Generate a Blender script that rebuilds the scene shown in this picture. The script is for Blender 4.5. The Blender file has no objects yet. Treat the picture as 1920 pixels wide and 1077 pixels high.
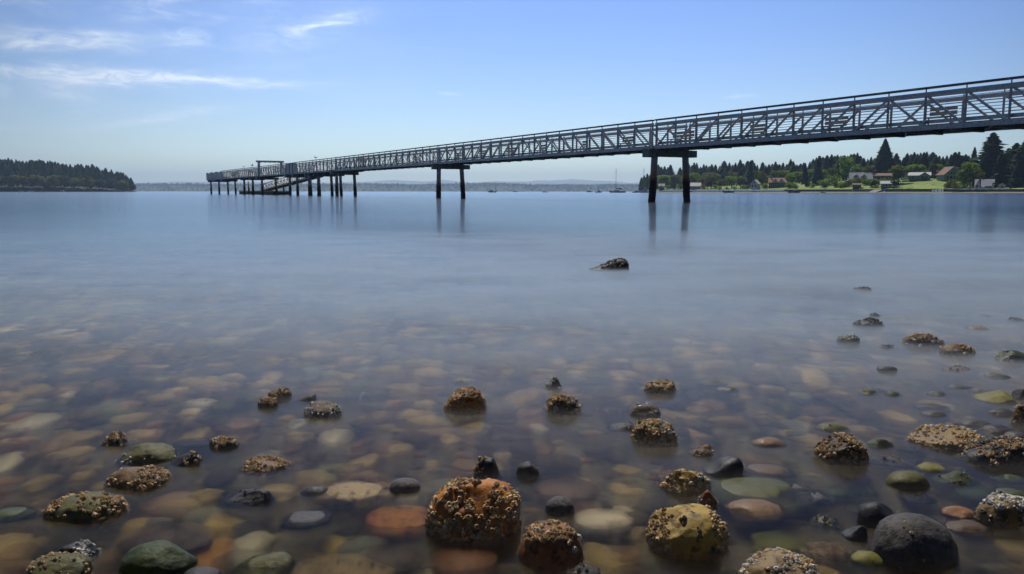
import bpy, math, random
import numpy as np
from mathutils import Vector, Matrix, noise as mn
R = math.radians
random.seed(7); rng = np.random.default_rng(7)
sc = bpy.context.scene
COL = sc.collection

# ------------------------------------------------------------------ camera
F = 1493.0; PITCH = R(6.84); H = 0.62          # focal length in photo pixels, tilt down, height over the water
cam_d = bpy.data.cameras.new('camera'); cam = bpy.data.objects.new('camera', cam_d); COL.objects.link(cam)
cam_d.sensor_width = 36.0; cam_d.lens = F/1920*36.0; cam_d.clip_start = 0.05; cam_d.clip_end = 60000
cam.matrix_world = Matrix.Translation((0, 0, H)) @ Matrix.Rotation(math.pi/2-PITCH, 4, 'X') @ Matrix.Rotation(R(0.04), 4, 'Z')
sc.camera = cam
# ------------------------------------------------------------------ sun and sky
SUN_EL, SUN_AZ = R(56), R(-8)                    # azimuth measured from +Y towards +X: the sun stands ahead of the camera
sd = bpy.data.lights.new('sun', 'SUN'); sun = bpy.data.objects.new('sun', sd); COL.objects.link(sun)
sd.energy = 5.0; sd.angle = R(0.5); sd.color = (1.0, 0.93, 0.82)
sv = Vector((math.sin(SUN_AZ)*math.cos(SUN_EL), math.cos(SUN_AZ)*math.cos(SUN_EL), math.sin(SUN_EL)))
sun.rotation_euler = sv.to_track_quat('Z', 'Y').to_euler(); sun.location = (0, 0, 60)
sc.view_settings.view_transform = 'Standard'; sc.view_settings.look = 'None'
sc.view_settings.exposure = 0.0; sc.view_settings.gamma = 1.0
SKY_STRENGTH = 0.104
w = bpy.data.worlds.new('World'); sc.world = w; w.use_nodes = True
NT = w.node_tree; NT.nodes.clear()
def nd(nt, typ, **kw):
    n = nt.nodes.new(typ)
    for k, v in kw.items():
        if k.startswith('i_'):
            key = k[2:]
            n.inputs[int(key) if key.isdigit() else key.replace('_', ' ')].default_value = v
        else: setattr(n, k, v)
    return n
def mth(nt, op, a, b=None, c=None, clamp=False):
    n = nt.nodes.new('ShaderNodeMath'); n.operation = op; n.use_clamp = clamp
    for i, x in enumerate((a, b, c)):
        if x is None: continue
        if isinstance(x, (int, float)): n.inputs[i].default_value = x
        else: nt.links.new(x, n.inputs[i])
    return n.outputs[0]
def build_world():
    L = NT.links
    sky = nd(NT, 'ShaderNodeTexSky', sky_type='NISHITA', sun_disc=False, sun_elevation=SUN_EL, sun_rotation=SUN_AZ,
             altitude=0, air_density=1.0, dust_density=0.3, ozone_density=4.0)
    tc = nd(NT, 'ShaderNodeTexCoord'); sep = nd(NT, 'ShaderNodeSeparateXYZ'); L.new(tc.outputs['Generated'], sep.inputs[0])
    az = mth(NT, 'ARCTAN2', sep.outputs[0], sep.outputs[1]); el = mth(NT, 'ARCSINE', sep.outputs[2])
    comb = nd(NT, 'ShaderNodeCombineXYZ'); L.new(az, comb.inputs[0]); L.new(el, comb.inputs[1])
    def noise(sx, sy, rot, scale, det=5, dist=0.0, rough=0.55, off=0):
        mp = nd(NT, 'ShaderNodeMapping'); mp.inputs['Scale'].default_value = (sx, sy, 1); mp.inputs['Rotation'].default_value = (0, 0, rot)
        mp.inputs['Location'].default_value = (off, off*.7, 0)
        L.new(comb.outputs[0], mp.inputs[0])
        n = nd(NT, 'ShaderNodeTexNoise', i_Scale=scale, i_Detail=det, i_Roughness=rough, i_Distortion=dist); L.new(mp.outputs[0], n.inputs['Vector'])
        return n.outputs[0]
    n1 = noise(1, 5, R(3), 9, 6, .4); n2 = noise(1, 3.2, R(-14), 26, 9, 1.4, .62); n3 = noise(1, 2.4, R(-8), 5, 4, 0, off=3)
    # thin cirrus streaks: centre azimuth, elevation, half length, half thickness, tilt, strength (degrees)
    seen = [(-60, 138, 330, 155, 13, 1.0), (140, 151, 540, 164, 7, 1.0), (-40, 78, 285, 90, 12, .8), (325, 84, 410, 84, 11, .6), (555, 76, 650, 46, 8, .55), (590, 62, 700, 40, 12, .35), (85, 172, 195, 192, 18, .5),
            (165, 241, 420, 213, 8, .55), (-30, 215, 55, 217, 5, .4), (-30, 178, 35, 178, 12, .45), (270, 8, 520, -4, 32, .62), (430, 96, 640, 66, 32, .22), (1350, 187, 1405, 184, 3, .4), (825, 180, 865, 182, 3, .3), (-30, 245, 70, 246, 4, .25), (-20, 24, 170, 2, 22, .3)]
    streaks = []
    def azel(u, v):
        x, z = (u-960)/1493, (359.5-v)/1493; return math.degrees(math.atan(x)), math.degrees(math.atan(z/math.hypot(1, x)))
    for (u0, v0, u1, v1, th, st) in seen:
        (a0, e0), (a1, e1) = azel(u0, v0), azel(u1, v1)
        streaks.append(((a0+a1)/2, (e0+e1)/2, math.hypot(a1-a0, e1-e0)/2*1.05, th/26*.8, math.degrees(math.atan2(e1-e0, a1-a0)), st))
    tot = None
    for (a0, e0, la, th, tilt, st) in streaks:
        da = mth(NT, 'SUBTRACT', az, R(a0)); de = mth(NT, 'SUBTRACT', el, R(e0))
        ct, s_ = math.cos(R(tilt)), math.sin(R(tilt))
        u = mth(NT, 'ADD', mth(NT, 'MULTIPLY', da, ct/R(la)), mth(NT, 'MULTIPLY', de, s_/R(la)))
        v = mth(NT, 'ADD', mth(NT, 'MULTIPLY', da, -s_/R(th*1.25)), mth(NT, 'MULTIPLY', de, ct/R(th*1.25)))
        v = mth(NT, 'ADD', v, mth(NT, 'MULTIPLY', mth(NT, 'SUBTRACT', n1, .5), 4.6))
        q = mth(NT, 'ADD', mth(NT, 'POWER', mth(NT, 'ABSOLUTE', u), 2.5), mth(NT, 'MULTIPLY', v, v))
        g = mth(NT, 'MULTIPLY', mth(NT, 'EXPONENT', mth(NT, 'MULTIPLY', q, -1.0)), st)
        tot = g if tot is None else mth(NT, 'ADD', tot, g)
    tex = mth(NT, 'MULTIPLY', mth(NT, 'SUBTRACT', n2, .26, clamp=True), 3.2)
    tot = mth(NT, 'MULTIPLY', tot, tex)
    # very thin veil in the left part of the sky
    veil = mth(NT, 'MULTIPLY', mth(NT, 'MULTIPLY', mth(NT, 'SUBTRACT', n3, .42, clamp=True), .9),
               mth(NT, 'MULTIPLY', mth(NT, 'SUBTRACT', R(2), az), 1.6, clamp=True))
    tot = mth(NT, 'MULTIPLY', mth(NT, 'ADD', tot, veil), .86, clamp=True)
    hs = nd(NT, 'ShaderNodeHueSaturation', i_Hue=0.519, i_Saturation=1.22, i_Value=1.0); L.new(sky.outputs[0], hs.inputs['Color'])
    mix = nd(NT, 'ShaderNodeMix', data_type='RGBA'); L.new(tot, mix.inputs[0]); L.new(hs.outputs[0], mix.inputs[6])
    mix.inputs[7].default_value = (7.6, 8.6, 10.2, 1)
    # painted sky gain: brighter straight ahead, dimmed to the sides, overhead and behind
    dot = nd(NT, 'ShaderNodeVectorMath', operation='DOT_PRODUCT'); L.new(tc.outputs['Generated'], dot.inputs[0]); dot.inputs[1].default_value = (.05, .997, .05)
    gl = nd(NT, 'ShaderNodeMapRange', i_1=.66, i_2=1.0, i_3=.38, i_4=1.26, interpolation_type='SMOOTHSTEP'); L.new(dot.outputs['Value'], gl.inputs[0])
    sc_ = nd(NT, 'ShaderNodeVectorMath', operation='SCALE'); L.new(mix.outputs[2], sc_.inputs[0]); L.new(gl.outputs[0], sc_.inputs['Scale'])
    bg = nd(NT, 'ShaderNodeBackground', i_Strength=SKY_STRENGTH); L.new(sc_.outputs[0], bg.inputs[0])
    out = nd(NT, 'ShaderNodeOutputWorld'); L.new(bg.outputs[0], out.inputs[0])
build_world()
cy = sc.cycles
cy.use_denoising = True; cy.sample_clamp_indirect = 40.0; cy.max_bounces = 8; cy.transparent_max_bounces = 12
cy.transmission_bounces = 6; cy.glossy_bounces = 3; cy.diffuse_bounces = 2; cy.volume_bounces = 0
cy.caustics_reflective = False

# ------------------------------------------------------------------ photo geometry -> world points
def ray(u, v):
    x = (u-960)/F; y = (538.5-v)/F
    return Vector((x, math.cos(PITCH)+y*math.sin(PITCH), -math.sin(PITCH)+y*math.cos(PITCH)))
def ground(u, v, z=0.0):
    d = ray(u, v); k = (z-H)/d.z
    return Vector((d.x*k, d.y*k, z))
def far(u, D):                                   # a point on the water D metres ahead in the direction of column u
    d = ray(u, 359.5); return Vector((d.x/d.y*D, D, 0))
def zat(v, D): d = ray(960, v); return H + d.z/d.y*D
# ------------------------------------------------------------------ object helpers
def tag(o, label=None, cat=None, group=None, kind=None):
    if label: o['label'] = label
    if cat: o['category'] = cat
    if group: o['group'] = group
    if kind: o['kind'] = kind
    return o
def empty(name, loc=(0, 0, 0), rz=0.0):
    o = bpy.data.objects.new(name, None); COL.objects.link(o); o.location = loc; o.rotation_euler = (0, 0, rz); o.empty_display_size = .2
    return o
def link(name, me, parent=None, mat=None):
    o = bpy.data.objects.new(name, me); COL.objects.link(o)
    if parent is not None: o.parent = parent
    if mat is not None and len(me.materials) == 0: me.materials.append(mat)
    return o
class MB:
    def __init__(s): s.v = []; s.f = []
    def add(s, vs, fs):
        n = len(s.v); s.v += [tuple(p) for p in vs]; s.f += [tuple(n+i for i in f) for f in fs]; return s
    def box(s, c, sz, rot=None):
        x, y, z = sz[0]/2, sz[1]/2, sz[2]/2
        vs = [Vector((i*x, j*y, k*z)) for k in (-1, 1) for j in (-1, 1) for i in (-1, 1)]
        if rot is not None: vs = [rot @ v for v in vs]
        c = Vector(c)
        return s.add([v+c for v in vs], [(0, 2, 3, 1), (4, 5, 7, 6), (0, 1, 5, 4), (2, 6, 7, 3), (0, 4, 6, 2), (1, 3, 7, 5)])
    def bar(s, a, b, wd, ht, up=(0, 0, 1)):
        a = Vector(a); b = Vector(b); d = (b-a); L = d.length; d.normalize()
        up = Vector(up)
        if abs(d.dot(up)) > .98: up = Vector((.5, .866, 0))
        sx = d.cross(up).normalized(); uz = sx.cross(d).normalized()
        m = Matrix((sx, d, uz)).transposed()
        return s.box((a+b)/2, (wd, L, ht), m)
    def tube(s, pts, rad, n=8, caps=True):
        rings = []; P = [Vector(p) for p in pts]
        for i, p in enumerate(P):
            d = (P[min(i+1, len(P)-1)]-P[max(i-1, 0)]).normalized()
            r = rad[i] if isinstance(rad, (list, tuple)) else rad
            a = Vector((1, 0, 0)) if abs(d.x) < .9 else Vector((0, 1, 0))
            x = d.cross(a).normalized(); y = d.cross(x)
            rings.append([p + (x*math.cos(2*math.pi*k/n)+y*math.sin(2*math.pi*k/n))*r for k in range(n)])
        vs = [q for rr in rings for q in rr]; fs = []
        for i in range(len(P)-1):
            for k in range(n):
                k2 = (k+1) % n; fs.append((i*n+k, i*n+k2, (i+1)*n+k2, (i+1)*n+k))
        if caps: fs.append(tuple(reversed(range(n)))); fs.append(tuple((len(P)-1)*n+k for k in range(n)))
        return s.add(vs, fs)
    def prism(s, poly, y0, y1):                  # polygon in x-z pushed along y
        n = len(poly); vs = [(x, y0, z) for x, z in poly]+[(x, y1, z) for x, z in poly]
        fs = [tuple(range(n)), tuple(reversed(range(n, 2*n)))]+[(i, i+n, (i+1) % n+n, (i+1) % n) for i in range(n)]
        return s.add(vs, fs)
    def mesh(s, name, smooth=False):
        me = bpy.data.meshes.new(name); me.from_pydata(s.v, [], s.f); me.validate()
        if smooth: me.polygons.foreach_set('use_smooth', [True]*len(me.polygons))
        me.update(); return me
    def build(s, name, mat, parent=None, smooth=False):
        return link(name, s.mesh(name, smooth), parent, mat)
def np_mesh(name, V, Fc, smooth=True):
    me = bpy.data.meshes.new(name); V = np.asarray(V, dtype=np.float32); Fc = np.asarray(Fc, dtype=np.int32); k = Fc.shape[1]
    me.vertices.add(len(V)); me.vertices.foreach_set('co', V.ravel())
    me.loops.add(Fc.size); me.loops.foreach_set('vertex_index', Fc.ravel())
    me.polygons.add(len(Fc)); me.polygons.foreach_set('loop_start', np.arange(0, Fc.size, k, dtype=np.int32))
    me.polygons.foreach_set('loop_total', np.full(len(Fc), k, dtype=np.int32))
    me.polygons.foreach_set('use_smooth', np.full(len(Fc), smooth, dtype=bool)); me.update(calc_edges=True)
    return me
# ------------------------------------------------------------------ materials
MATS = {}
def mat(name, c1, c2=None, scale=4.0, rough=.6, metal=0.0, bump=0.0, bscale=None, detail=5, island=0.0, coat=0.0, spec=.5, c3=None, transl=0.0, ramp=(.35, .65), rough2=None):
    if name in MATS: return MATS[name]
    m = bpy.data.materials.new(name); m.use_nodes = True; nt = m.node_tree; L = nt.links; b = nt.nodes['Principled BSDF']
    tc = nd(nt, 'ShaderNodeTexCoord')
    n = nd(nt, 'ShaderNodeTexNoise', i_Scale=scale, i_Detail=detail, i_Roughness=.6); L.new(tc.outputs['Object'], n.inputs['Vector'])
    r = nd(nt, 'ShaderNodeValToRGB'); L.new(n.outputs[0], r.inputs[0]); e = r.color_ramp.elements
    e[0].position, e[1].position = ramp; e[0].color = (*c1, 1); e[1].color = (*(c2 or c1), 1)
    col = r.outputs[0]
    if c3:
        n3 = nd(nt, 'ShaderNodeTexNoise', i_Scale=scale*3.7, i_Detail=4); L.new(tc.outputs['Object'], n3.inputs['Vector'])
        mr = nd(nt, 'ShaderNodeMapRange', i_1=.52, i_2=.66); L.new(n3.outputs[0], mr.inputs[0])
        mx = nd(nt, 'ShaderNodeMix', data_type='RGBA'); L.new(mr.outputs[0], mx.inputs[0]); L.new(col, mx.inputs[6]); mx.inputs[7].default_value = (*c3, 1); col = mx.outputs[2]
    if island:
        g = nd(nt, 'ShaderNodeNewGeometry'); mr = nd(nt, 'ShaderNodeMapRange', i_3=1-island, i_4=1+island); L.new(g.outputs['Random Per Island'], mr.inputs[0])
        hs = nd(nt, 'ShaderNodeHueSaturation'); L.new(col, hs.inputs['Color']); L.new(mr.outputs[0], hs.inputs['Value']); col = hs.outputs[0]
    L.new(col, b.inputs['Base Color']); b.inputs['Roughness'].default_value = rough; b.inputs['Metallic'].default_value = metal
    b.inputs['Specular IOR Level'].default_value = spec
    if rough2 is not None:
        mr = nd(nt, 'ShaderNodeMapRange', i_1=.35, i_2=.65, i_3=rough, i_4=rough2); L.new(n.outputs[0], mr.inputs[0]); L.new(mr.outputs[0], b.inputs['Roughness'])
    if coat: b.inputs['Coat Weight'].default_value = coat; b.inputs['Coat Roughness'].default_value = .05
    if bump:
        nb = nd(nt, 'ShaderNodeTexNoise', i_Scale=bscale or scale*6, i_Detail=6, i_Roughness=.65); L.new(tc.outputs['Object'], nb.inputs['Vector'])
        bp = nd(nt, 'ShaderNodeBump', i_Strength=min(1, bump), i_Distance=.5/(bscale or scale*6)); L.new(nb.outputs[0], bp.inputs['Height']); L.new(bp.outputs[0], b.inputs['Normal'])
        if coat: L.new(bp.outputs[0], b.inputs['Coat Normal'])
    if transl:
        t = nd(nt, 'ShaderNodeBsdfTranslucent'); L.new(col, t.inputs[0]); ms = nd(nt, 'ShaderNodeMixShader', i_0=transl)
        L.new(b.outputs[0], ms.inputs[1]); L.new(t.outputs[0], ms.inputs[2]); L.new(ms.outputs[0], nt.nodes['Material Output'].inputs[0])
    MATS[name] = m; return m
# ================================================================== water, seabed
def seabed(x, y):
    r = max(0.0, y-1.0)
    z = -0.092-0.030*min(r, 12)-0.06*max(0, min(r-12, 60))-0.02*max(0, min(r-72, 300)) + 0.012*max(-4, min(4, x))
    if y < 1.0: z += (1.0-y)*.10
    return min(z, 3.0)+.02*mn.noise(Vector((x*1.3, y*1.3, 2)))
def grid_mesh(name, xs, ys, zf):
    V = np.array([(x, y, zf(x, y)) for y in ys for x in xs]); nx = len(xs)
    Fc = [(j*nx+i, j*nx+i+1, (j+1)*nx+i+1, (j+1)*nx+i) for j in range(len(ys)-1) for i in range(nx-1)]
    return np_mesh(name, V, Fc)
def spread(*seg):
    out = []
    for a, b, n in seg: out += [a+(b-a)*i/n for i in range(n)]
    return out+[seg[-1][1]]
xs = spread((-16000, -2000, 4), (-2000, -100, 8), (-100, -8, 10), (-8, 8, 64), (8, 100, 10), (100, 2000, 8), (2000, 16000, 4))
ys = spread((-40, -4, 12), (-4, 12, 64), (12, 60, 16), (60, 400, 12), (400, 13500, 8))
bed = link('seabed', grid_mesh('seabed', xs, ys, seabed), mat=mat('seabed_silt', (.06, .050, .028), (.17, .135, .075), scale=16, rough=.9, c3=(.022, .022, .014), bump=.4, bscale=40))
tag(bed, 'dark silty seabed under the shallow water', kind='structure')
def water_material():
    m = bpy.data.materials.new('sea_water'); m.use_nodes = True; nt = m.node_tree; L = nt.links; nt.nodes.clear()
    out = nd(nt, 'ShaderNodeOutputMaterial'); fr = nd(nt, 'ShaderNodeFresnel', i_IOR=1.33)
    geo = nd(nt, 'ShaderNodeNewGeometry'); sp = nd(nt, 'ShaderNodeSeparateXYZ'); L.new(geo.outputs['Position'], sp.inputs[0])
    # ripples of many sizes, crests lying along the shore: a long exposure averages them into vertical smear
    mp = nd(nt, 'ShaderNodeMapping'); mp.inputs['Scale'].default_value = (90, 420, 1); L.new(geo.outputs['Position'], mp.inputs[0])
    n1 = nd(nt, 'ShaderNodeTexNoise', i_Scale=1.0, i_Detail=2); L.new(mp.outputs[0], n1.inputs['Vector'])
    wn = nd(nt, 'ShaderNodeTexWhiteNoise', noise_dimensions='3D'); L.new(geo.outputs['Position'], wn.inputs['Vector'])
    spw = nd(nt, 'ShaderNodeSeparateColor'); L.new(wn.outputs['Color'], spw.inputs[0])
    def normal(ax, ay):
        c = nd(nt, 'ShaderNodeCombineXYZ'); c.inputs[2].default_value = 1
        L.new(mth(nt, 'MULTIPLY', mth(nt, 'SUBTRACT', spw.outputs[0], .5), ax), c.inputs[0])
        s2 = mth(nt, 'ADD', spw.outputs[1], spw.outputs[2])
        L.new(mth(nt, 'MULTIPLY', mth(nt, 'SUBTRACT', s2, 1.0), ay), c.inputs[1])
        v = nd(nt, 'ShaderNodeVectorMath', operation='NORMALIZE'); L.new(c.outputs[0], v.inputs[0])
        fl_ = nd(nt, 'ShaderNodeVectorMath', operation='SCALE'); L.new(v.outputs[0], fl_.inputs[0])      # seen from below the normal points down
        L.new(mth(nt, 'SUBTRACT', 1.0, mth(nt, 'MULTIPLY', geo.outputs['Backfacing'], 2.0)), fl_.inputs['Scale']); return fl_.outputs[0]
    gl = nd(nt, 'ShaderNodeBsdfGlossy', i_Roughness=.12); gl.inputs[0].default_value = (.69, .85, 1, 1)
    rf = nd(nt, 'ShaderNodeBsdfRefraction', i_IOR=1.33, i_Roughness=.16); rf.inputs[0].default_value = (.95, .98, .97, 1); L.new(normal(.42, 1.9), rf.inputs['Normal'])
    tr = nd(nt, 'ShaderNodeBsdfTransparent'); tr.inputs[0].default_value = (.95, .98, .97, 1)
    m1 = nd(nt, 'ShaderNodeMixShader', i_0=.07); L.new(rf.outputs[0], m1.inputs[1]); L.new(tr.outputs[0], m1.inputs[2])
    # thin milky veil of averaged foam and surf, strongest a few metres out
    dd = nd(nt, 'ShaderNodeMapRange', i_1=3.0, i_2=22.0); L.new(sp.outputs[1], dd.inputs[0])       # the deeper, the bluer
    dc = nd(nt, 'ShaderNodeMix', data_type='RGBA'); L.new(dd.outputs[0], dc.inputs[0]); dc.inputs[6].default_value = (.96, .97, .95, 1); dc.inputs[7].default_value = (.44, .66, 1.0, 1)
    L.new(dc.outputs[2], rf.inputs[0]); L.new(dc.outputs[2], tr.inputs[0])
    df = nd(nt, 'ShaderNodeBsdfDiffuse'); df.inputs[0].default_value = (.46, .58, .74, 1)
    mp2 = nd(nt, 'ShaderNodeMapping'); mp2.inputs['Scale'].default_value = (.5, 1.5, 1); L.new(geo.outputs['Position'], mp2.inputs[0])
    n2 = nd(nt, 'ShaderNodeTexNoise', i_Scale=1.0, i_Detail=6, i_Roughness=.6, i_Distortion=.4); L.new(mp2.outputs[0], n2.inputs['Vector'])
    a = nd(nt, 'ShaderNodeMapRange', i_1=1.9, i_2=5.0, i_3=0.0, i_4=1.0); L.new(sp.outputs[1], a.inputs[0])
    b = nd(nt, 'ShaderNodeMapRange', i_1=5.0, i_2=14.0, i_3=1.0, i_4=.0); L.new(sp.outputs[1], b.inputs[0])
    k = nd(nt, 'ShaderNodeMapRange', i_1=.3, i_2=.72, i_3=.02, i_4=.16); L.new(n2.outputs[0], k.inputs[0])
    veil = mth(nt, 'MULTIPLY', mth(nt, 'MULTIPLY', a.outputs[0], b.outputs[0]), k.outputs[0])
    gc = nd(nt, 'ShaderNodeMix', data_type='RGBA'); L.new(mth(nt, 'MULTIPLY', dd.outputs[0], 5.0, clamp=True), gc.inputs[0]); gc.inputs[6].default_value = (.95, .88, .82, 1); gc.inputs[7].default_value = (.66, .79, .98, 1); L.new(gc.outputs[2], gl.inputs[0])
    m2 = nd(nt, 'ShaderNodeMixShader'); L.new(veil, m2.inputs[0]); L.new(m1.outputs[0], m2.inputs[1]); L.new(df.outputs[0], m2.inputs[2])
    # ripples tilt the surface, so it never reflects as strongly as a flat sheet seen edge-on
    fk = mth(nt, 'MULTIPLY', mth(nt, 'SUBTRACT', fr.outputs[0], .065), .82, clamp=True)
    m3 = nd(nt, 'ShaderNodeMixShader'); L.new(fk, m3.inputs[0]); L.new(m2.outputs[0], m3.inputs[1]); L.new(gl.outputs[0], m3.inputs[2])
    L.new(m3.outputs[0], out.inputs[0]); return m
wm = MB(); wm.add([(-16000, -40, 0), (16000, -40, 0), (16000, 13500, 0), (-16000, 13500, 0)], [(0, 1, 2, 3)])
water = wm.build('water', water_material()); tag(water, 'smooth pale blue sea blurred by a long exposure', kind='structure')

# ================================================================== land masses
def strip_land(name, cols, ts, zf, material, label):
    V = []; 
    for (u, D) in cols:
        for t in ts:
            p = far(u, D+t); V.append((p.x, p.y, zf(u, t)))
    nt_ = len(ts); Fc = [(i*nt_+j, (i+1)*nt_+j, (i+1)*nt_+j+1, i*nt_+j+1) for i in range(len(cols)-1) for j in range(nt_-1)]
    o = link(name, np_mesh(name, V, Fc), mat=material); return tag(o, label, kind='structure')
def interp(tab, x):
    if x <= tab[0][0]: return tab[0][1]
    for (a, ya), (b, yb) in zip(tab, tab[1:]):
        if x <= b: return ya+(yb-ya)*(x-a)/(b-a)
    return tab[-1][1]
SHORE = [(1180, 760), (1230, 640), (1400, 520), (1600, 430), (1760, 385), (1920, 350), (2300, 300), (2800, 260)]
def RD(u): return interp(SHORE, u)
LAWN = [(1180, .25), (1400, .35), (1560, .75), (1650, 1.0), (1800, 1.0), (1830, .35), (2400, .3)]
def rbeach(u, t): return rland(u, min(t, 7.9))
def rland(u, t):
    g = interp(LAWN, u)
    if t <= 0: return -1.2+1.2*max(0, (t+12)/12) if t > -12 else -1.2
    if t < 8: return .085*t
    z = 1.95+g*5.0*min(1, (t-8)/34.0)**.9
    if t > 42: z += (t-42)*.035
    e = min(1.0, max(0.0, (u-1195)/60.0)); z = z*e+.3*(1-e) if t > 8 else z
    return z+.25*mn.noise(Vector((u*.05, t*.08, 0)))*min(1, t/20)
cu = [1196+i*12 for i in range(94)]
gm_beach = mat('beach_sand', (.10, .10, .065), (.17, .16, .11), scale=.6, rough=.9, c3=(.06, .07, .035))
gm_lawn = mat('lawn_grass', (.09, .17, .014), (.21, .25, .035), scale=.07, rough=.9, c3=(.035, .055, .015), bump=.5, bscale=1.5)
strip_land('beach', [(u, RD(u)) for u in cu], [-14, -8, -3, 0, 2, 4, 6, 8.6], rbeach, gm_beach, 'narrow sandy beach below the seawall across the water')
strip_land('lawn', [(u, RD(u)) for u in cu], [8.5, 10, 14, 18, 24, 30, 36, 42, 60, 90, 140, 260], rland, gm_lawn, 'sunlit sloping grass bank of the far shore')
# unseen bank behind the photographer, added to block sky light on rock fronts
def shade_bank(x, y):
    t = -y-9
    return .9+min(t, 40)*.42*(1+.2*mn.noise(Vector((x*.05, y*.05, 5))))+1.6*mn.noise(Vector((x*.3, y*.3, 1)))*min(1, t/6)
tag(link('shade_bank', grid_mesh('shade_bank', spread((-160, 160, 80)), spread((-70, -9, 20)), shade_bank), mat=mat('shade_bank_cover', (.02, .03, .012), (.05, .055, .025), scale=.4, rough=.95, bump=.6, bscale=2)), 'unseen steep bank added behind the beach to block sky light', kind='structure')
# left headland
LH = [(-900, 700), (-200, 820), (0, 880), (200, 960), (258, 1000)]
def LD(u): return interp(LH, u)
def lland(u, t):
    top = interp([(-400, 26), (0, 17), (120, 15), (200, 9), (245, 3), (262, -1)], u)
    if t < 0: return -1.5
    return max(-1.5, top*min(1, t/60.0)**.7)+.4*(u < 258)
strip_land('headland', [(u, LD(u)) for u in [-900, -600, -400, -200]+[-100+i*18 for i in range(21)]], [-3, 0, 2, 8, 16, 30, 60, 120, 400], lland,
           mat('headland_soil', (.015, .022, .012), (.03, .04, .02), scale=.05, rough=.95), 'wooded headland across the water')
# far hills and mountains
def ridge(name, u0, u1, D, prof, depth, material, label, jag):
    cols = int((u1-u0)/6)+1; V = []; ts = [0, depth*.25, depth*.6, depth, depth*1.6]
    hs = [0, .55, .85, 1, .6]
    for i in range(cols):
        u = u0+(u1-u0)*i/(cols-1); top = zat(interp(prof, u), D+depth)*1.0
        top += jag*mn.fractal(Vector((u*.02, D, 0)), 1.0, 2.0, 5)
        for t, h in zip(ts, hs): p = far(u, D+t); V.append((p.x, p.y, top*h-1*(t == 0)))
    k = len(ts); Fc = [(i*k+j, (i+1)*k+j, (i+1)*k+j+1, i*k+j+1) for i in range(cols-1) for j in range(k-1)]
    return tag(link(name, np_mesh(name, V, Fc), mat=material), label, kind='structure')
HP = [(200, 347), (300, 346.5), (500, 347.5), (640, 347), (700, 346), (780, 348), (860, 346), (935, 345), (1000, 348), (1100, 348), (1150, 347), (1250, 349), (1700, 350)]
ridge('far_hills', 150, 1800, 4300, HP, 500, mat('far_hill_soil', (.015, .03, .028), (.03, .045, .035), scale=.02, rough=.95), 'low blue wooded hills on the far side of the sound', 4)
MP = [(100, 346), (260, 344), (380, 340), (440, 342), (560, 343), (700, 341), (740, 338), (790, 341), (830, 338.5), (900, 342), (1010, 339), (1075, 336.5), (1120, 339), (1190, 342), (1300, 340), (1500, 345), (1800, 346)]
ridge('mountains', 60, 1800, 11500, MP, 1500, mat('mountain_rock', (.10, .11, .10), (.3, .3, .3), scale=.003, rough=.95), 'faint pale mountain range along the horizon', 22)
# ================================================================== trees
bark = mat('bark', (.05, .035, .025), (.10, .075, .055), scale=3, rough=.95)
leafm = {
 'fir': mat('fir_needles', (.022, .060, .026), (.050, .105, .042), scale=6, rough=.8, spec=.08, island=.45, transl=.18),
 'dark': mat('dark_needles', (.009, .028, .018), (.020, .048, .026), scale=6, rough=.8, spec=.08, island=.45, transl=.12),
 'olive': mat('olive_leaves', (.085, .12, .018), (.18, .19, .032), scale=6, rough=.7, spec=.12, island=.4, transl=.35),
 'green': mat('green_leaves', (.09, .19, .018), (.22, .32, .035), scale=6, rough=.7, spec=.12, island=.4, transl=.4),
 'rust': mat('rust_leaves', (.07, .035, .02), (.12, .07, .03), scale=6, rough=.7, spec=.12, island=.4, transl=.3)}
def conifer_mesh(seed, n=520, width=.17, irr=.35, droop=.25, start=.10):
    r = np.random.default_rng(seed); V = []; Fc = []
    for i in range(n):
        z = start+(1-start)*(i/n)**.85*.985
        rr = width*((1-z)**(.62+.25*(seed % 3)/2))*(1-irr+2*irr*r.random())*(1.0 if z > .25 else .7+.3*z/.25)+.006
        if r.random() < .06: rr *= 1.35
        a = r.random()*2*math.pi; d = np.array((math.cos(a), math.sin(a), 0)); s = np.array((-d[1], d[0], 0))
        wdt = rr*(.15+.17*r.random())+.005; dz = -droop*rr*(.4+r.random()); th = .010+.35*wdt
        base = np.array((0, 0, z)); tip = base+d*rr+np.array((0, 0, dz)); mid = base+d*rr*.55+np.array((0, 0, dz*.2+.004))
        pts = [base, mid+s*wdt-np.array((0, 0, th)), tip, mid-s*wdt-np.array((0, 0, th)), mid]
        k = len(V); V += pts; Fc += [(k, k+1, k+4), (k+1, k+2, k+4), (k+2, k+3, k+4), (k+3, k, k+4)]
    k = len(V)
    for j in range(3):
        a = j*2.1; V += [(.006*math.cos(a), .006*math.sin(a), .93), (.006*math.cos(a+2), .006*math.sin(a+2), .93), (0, 0, 1.0)]; Fc.append((k+3*j, k+3*j+1, k+3*j+2))
    return np_mesh('crown', V, Fc, False)
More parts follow.
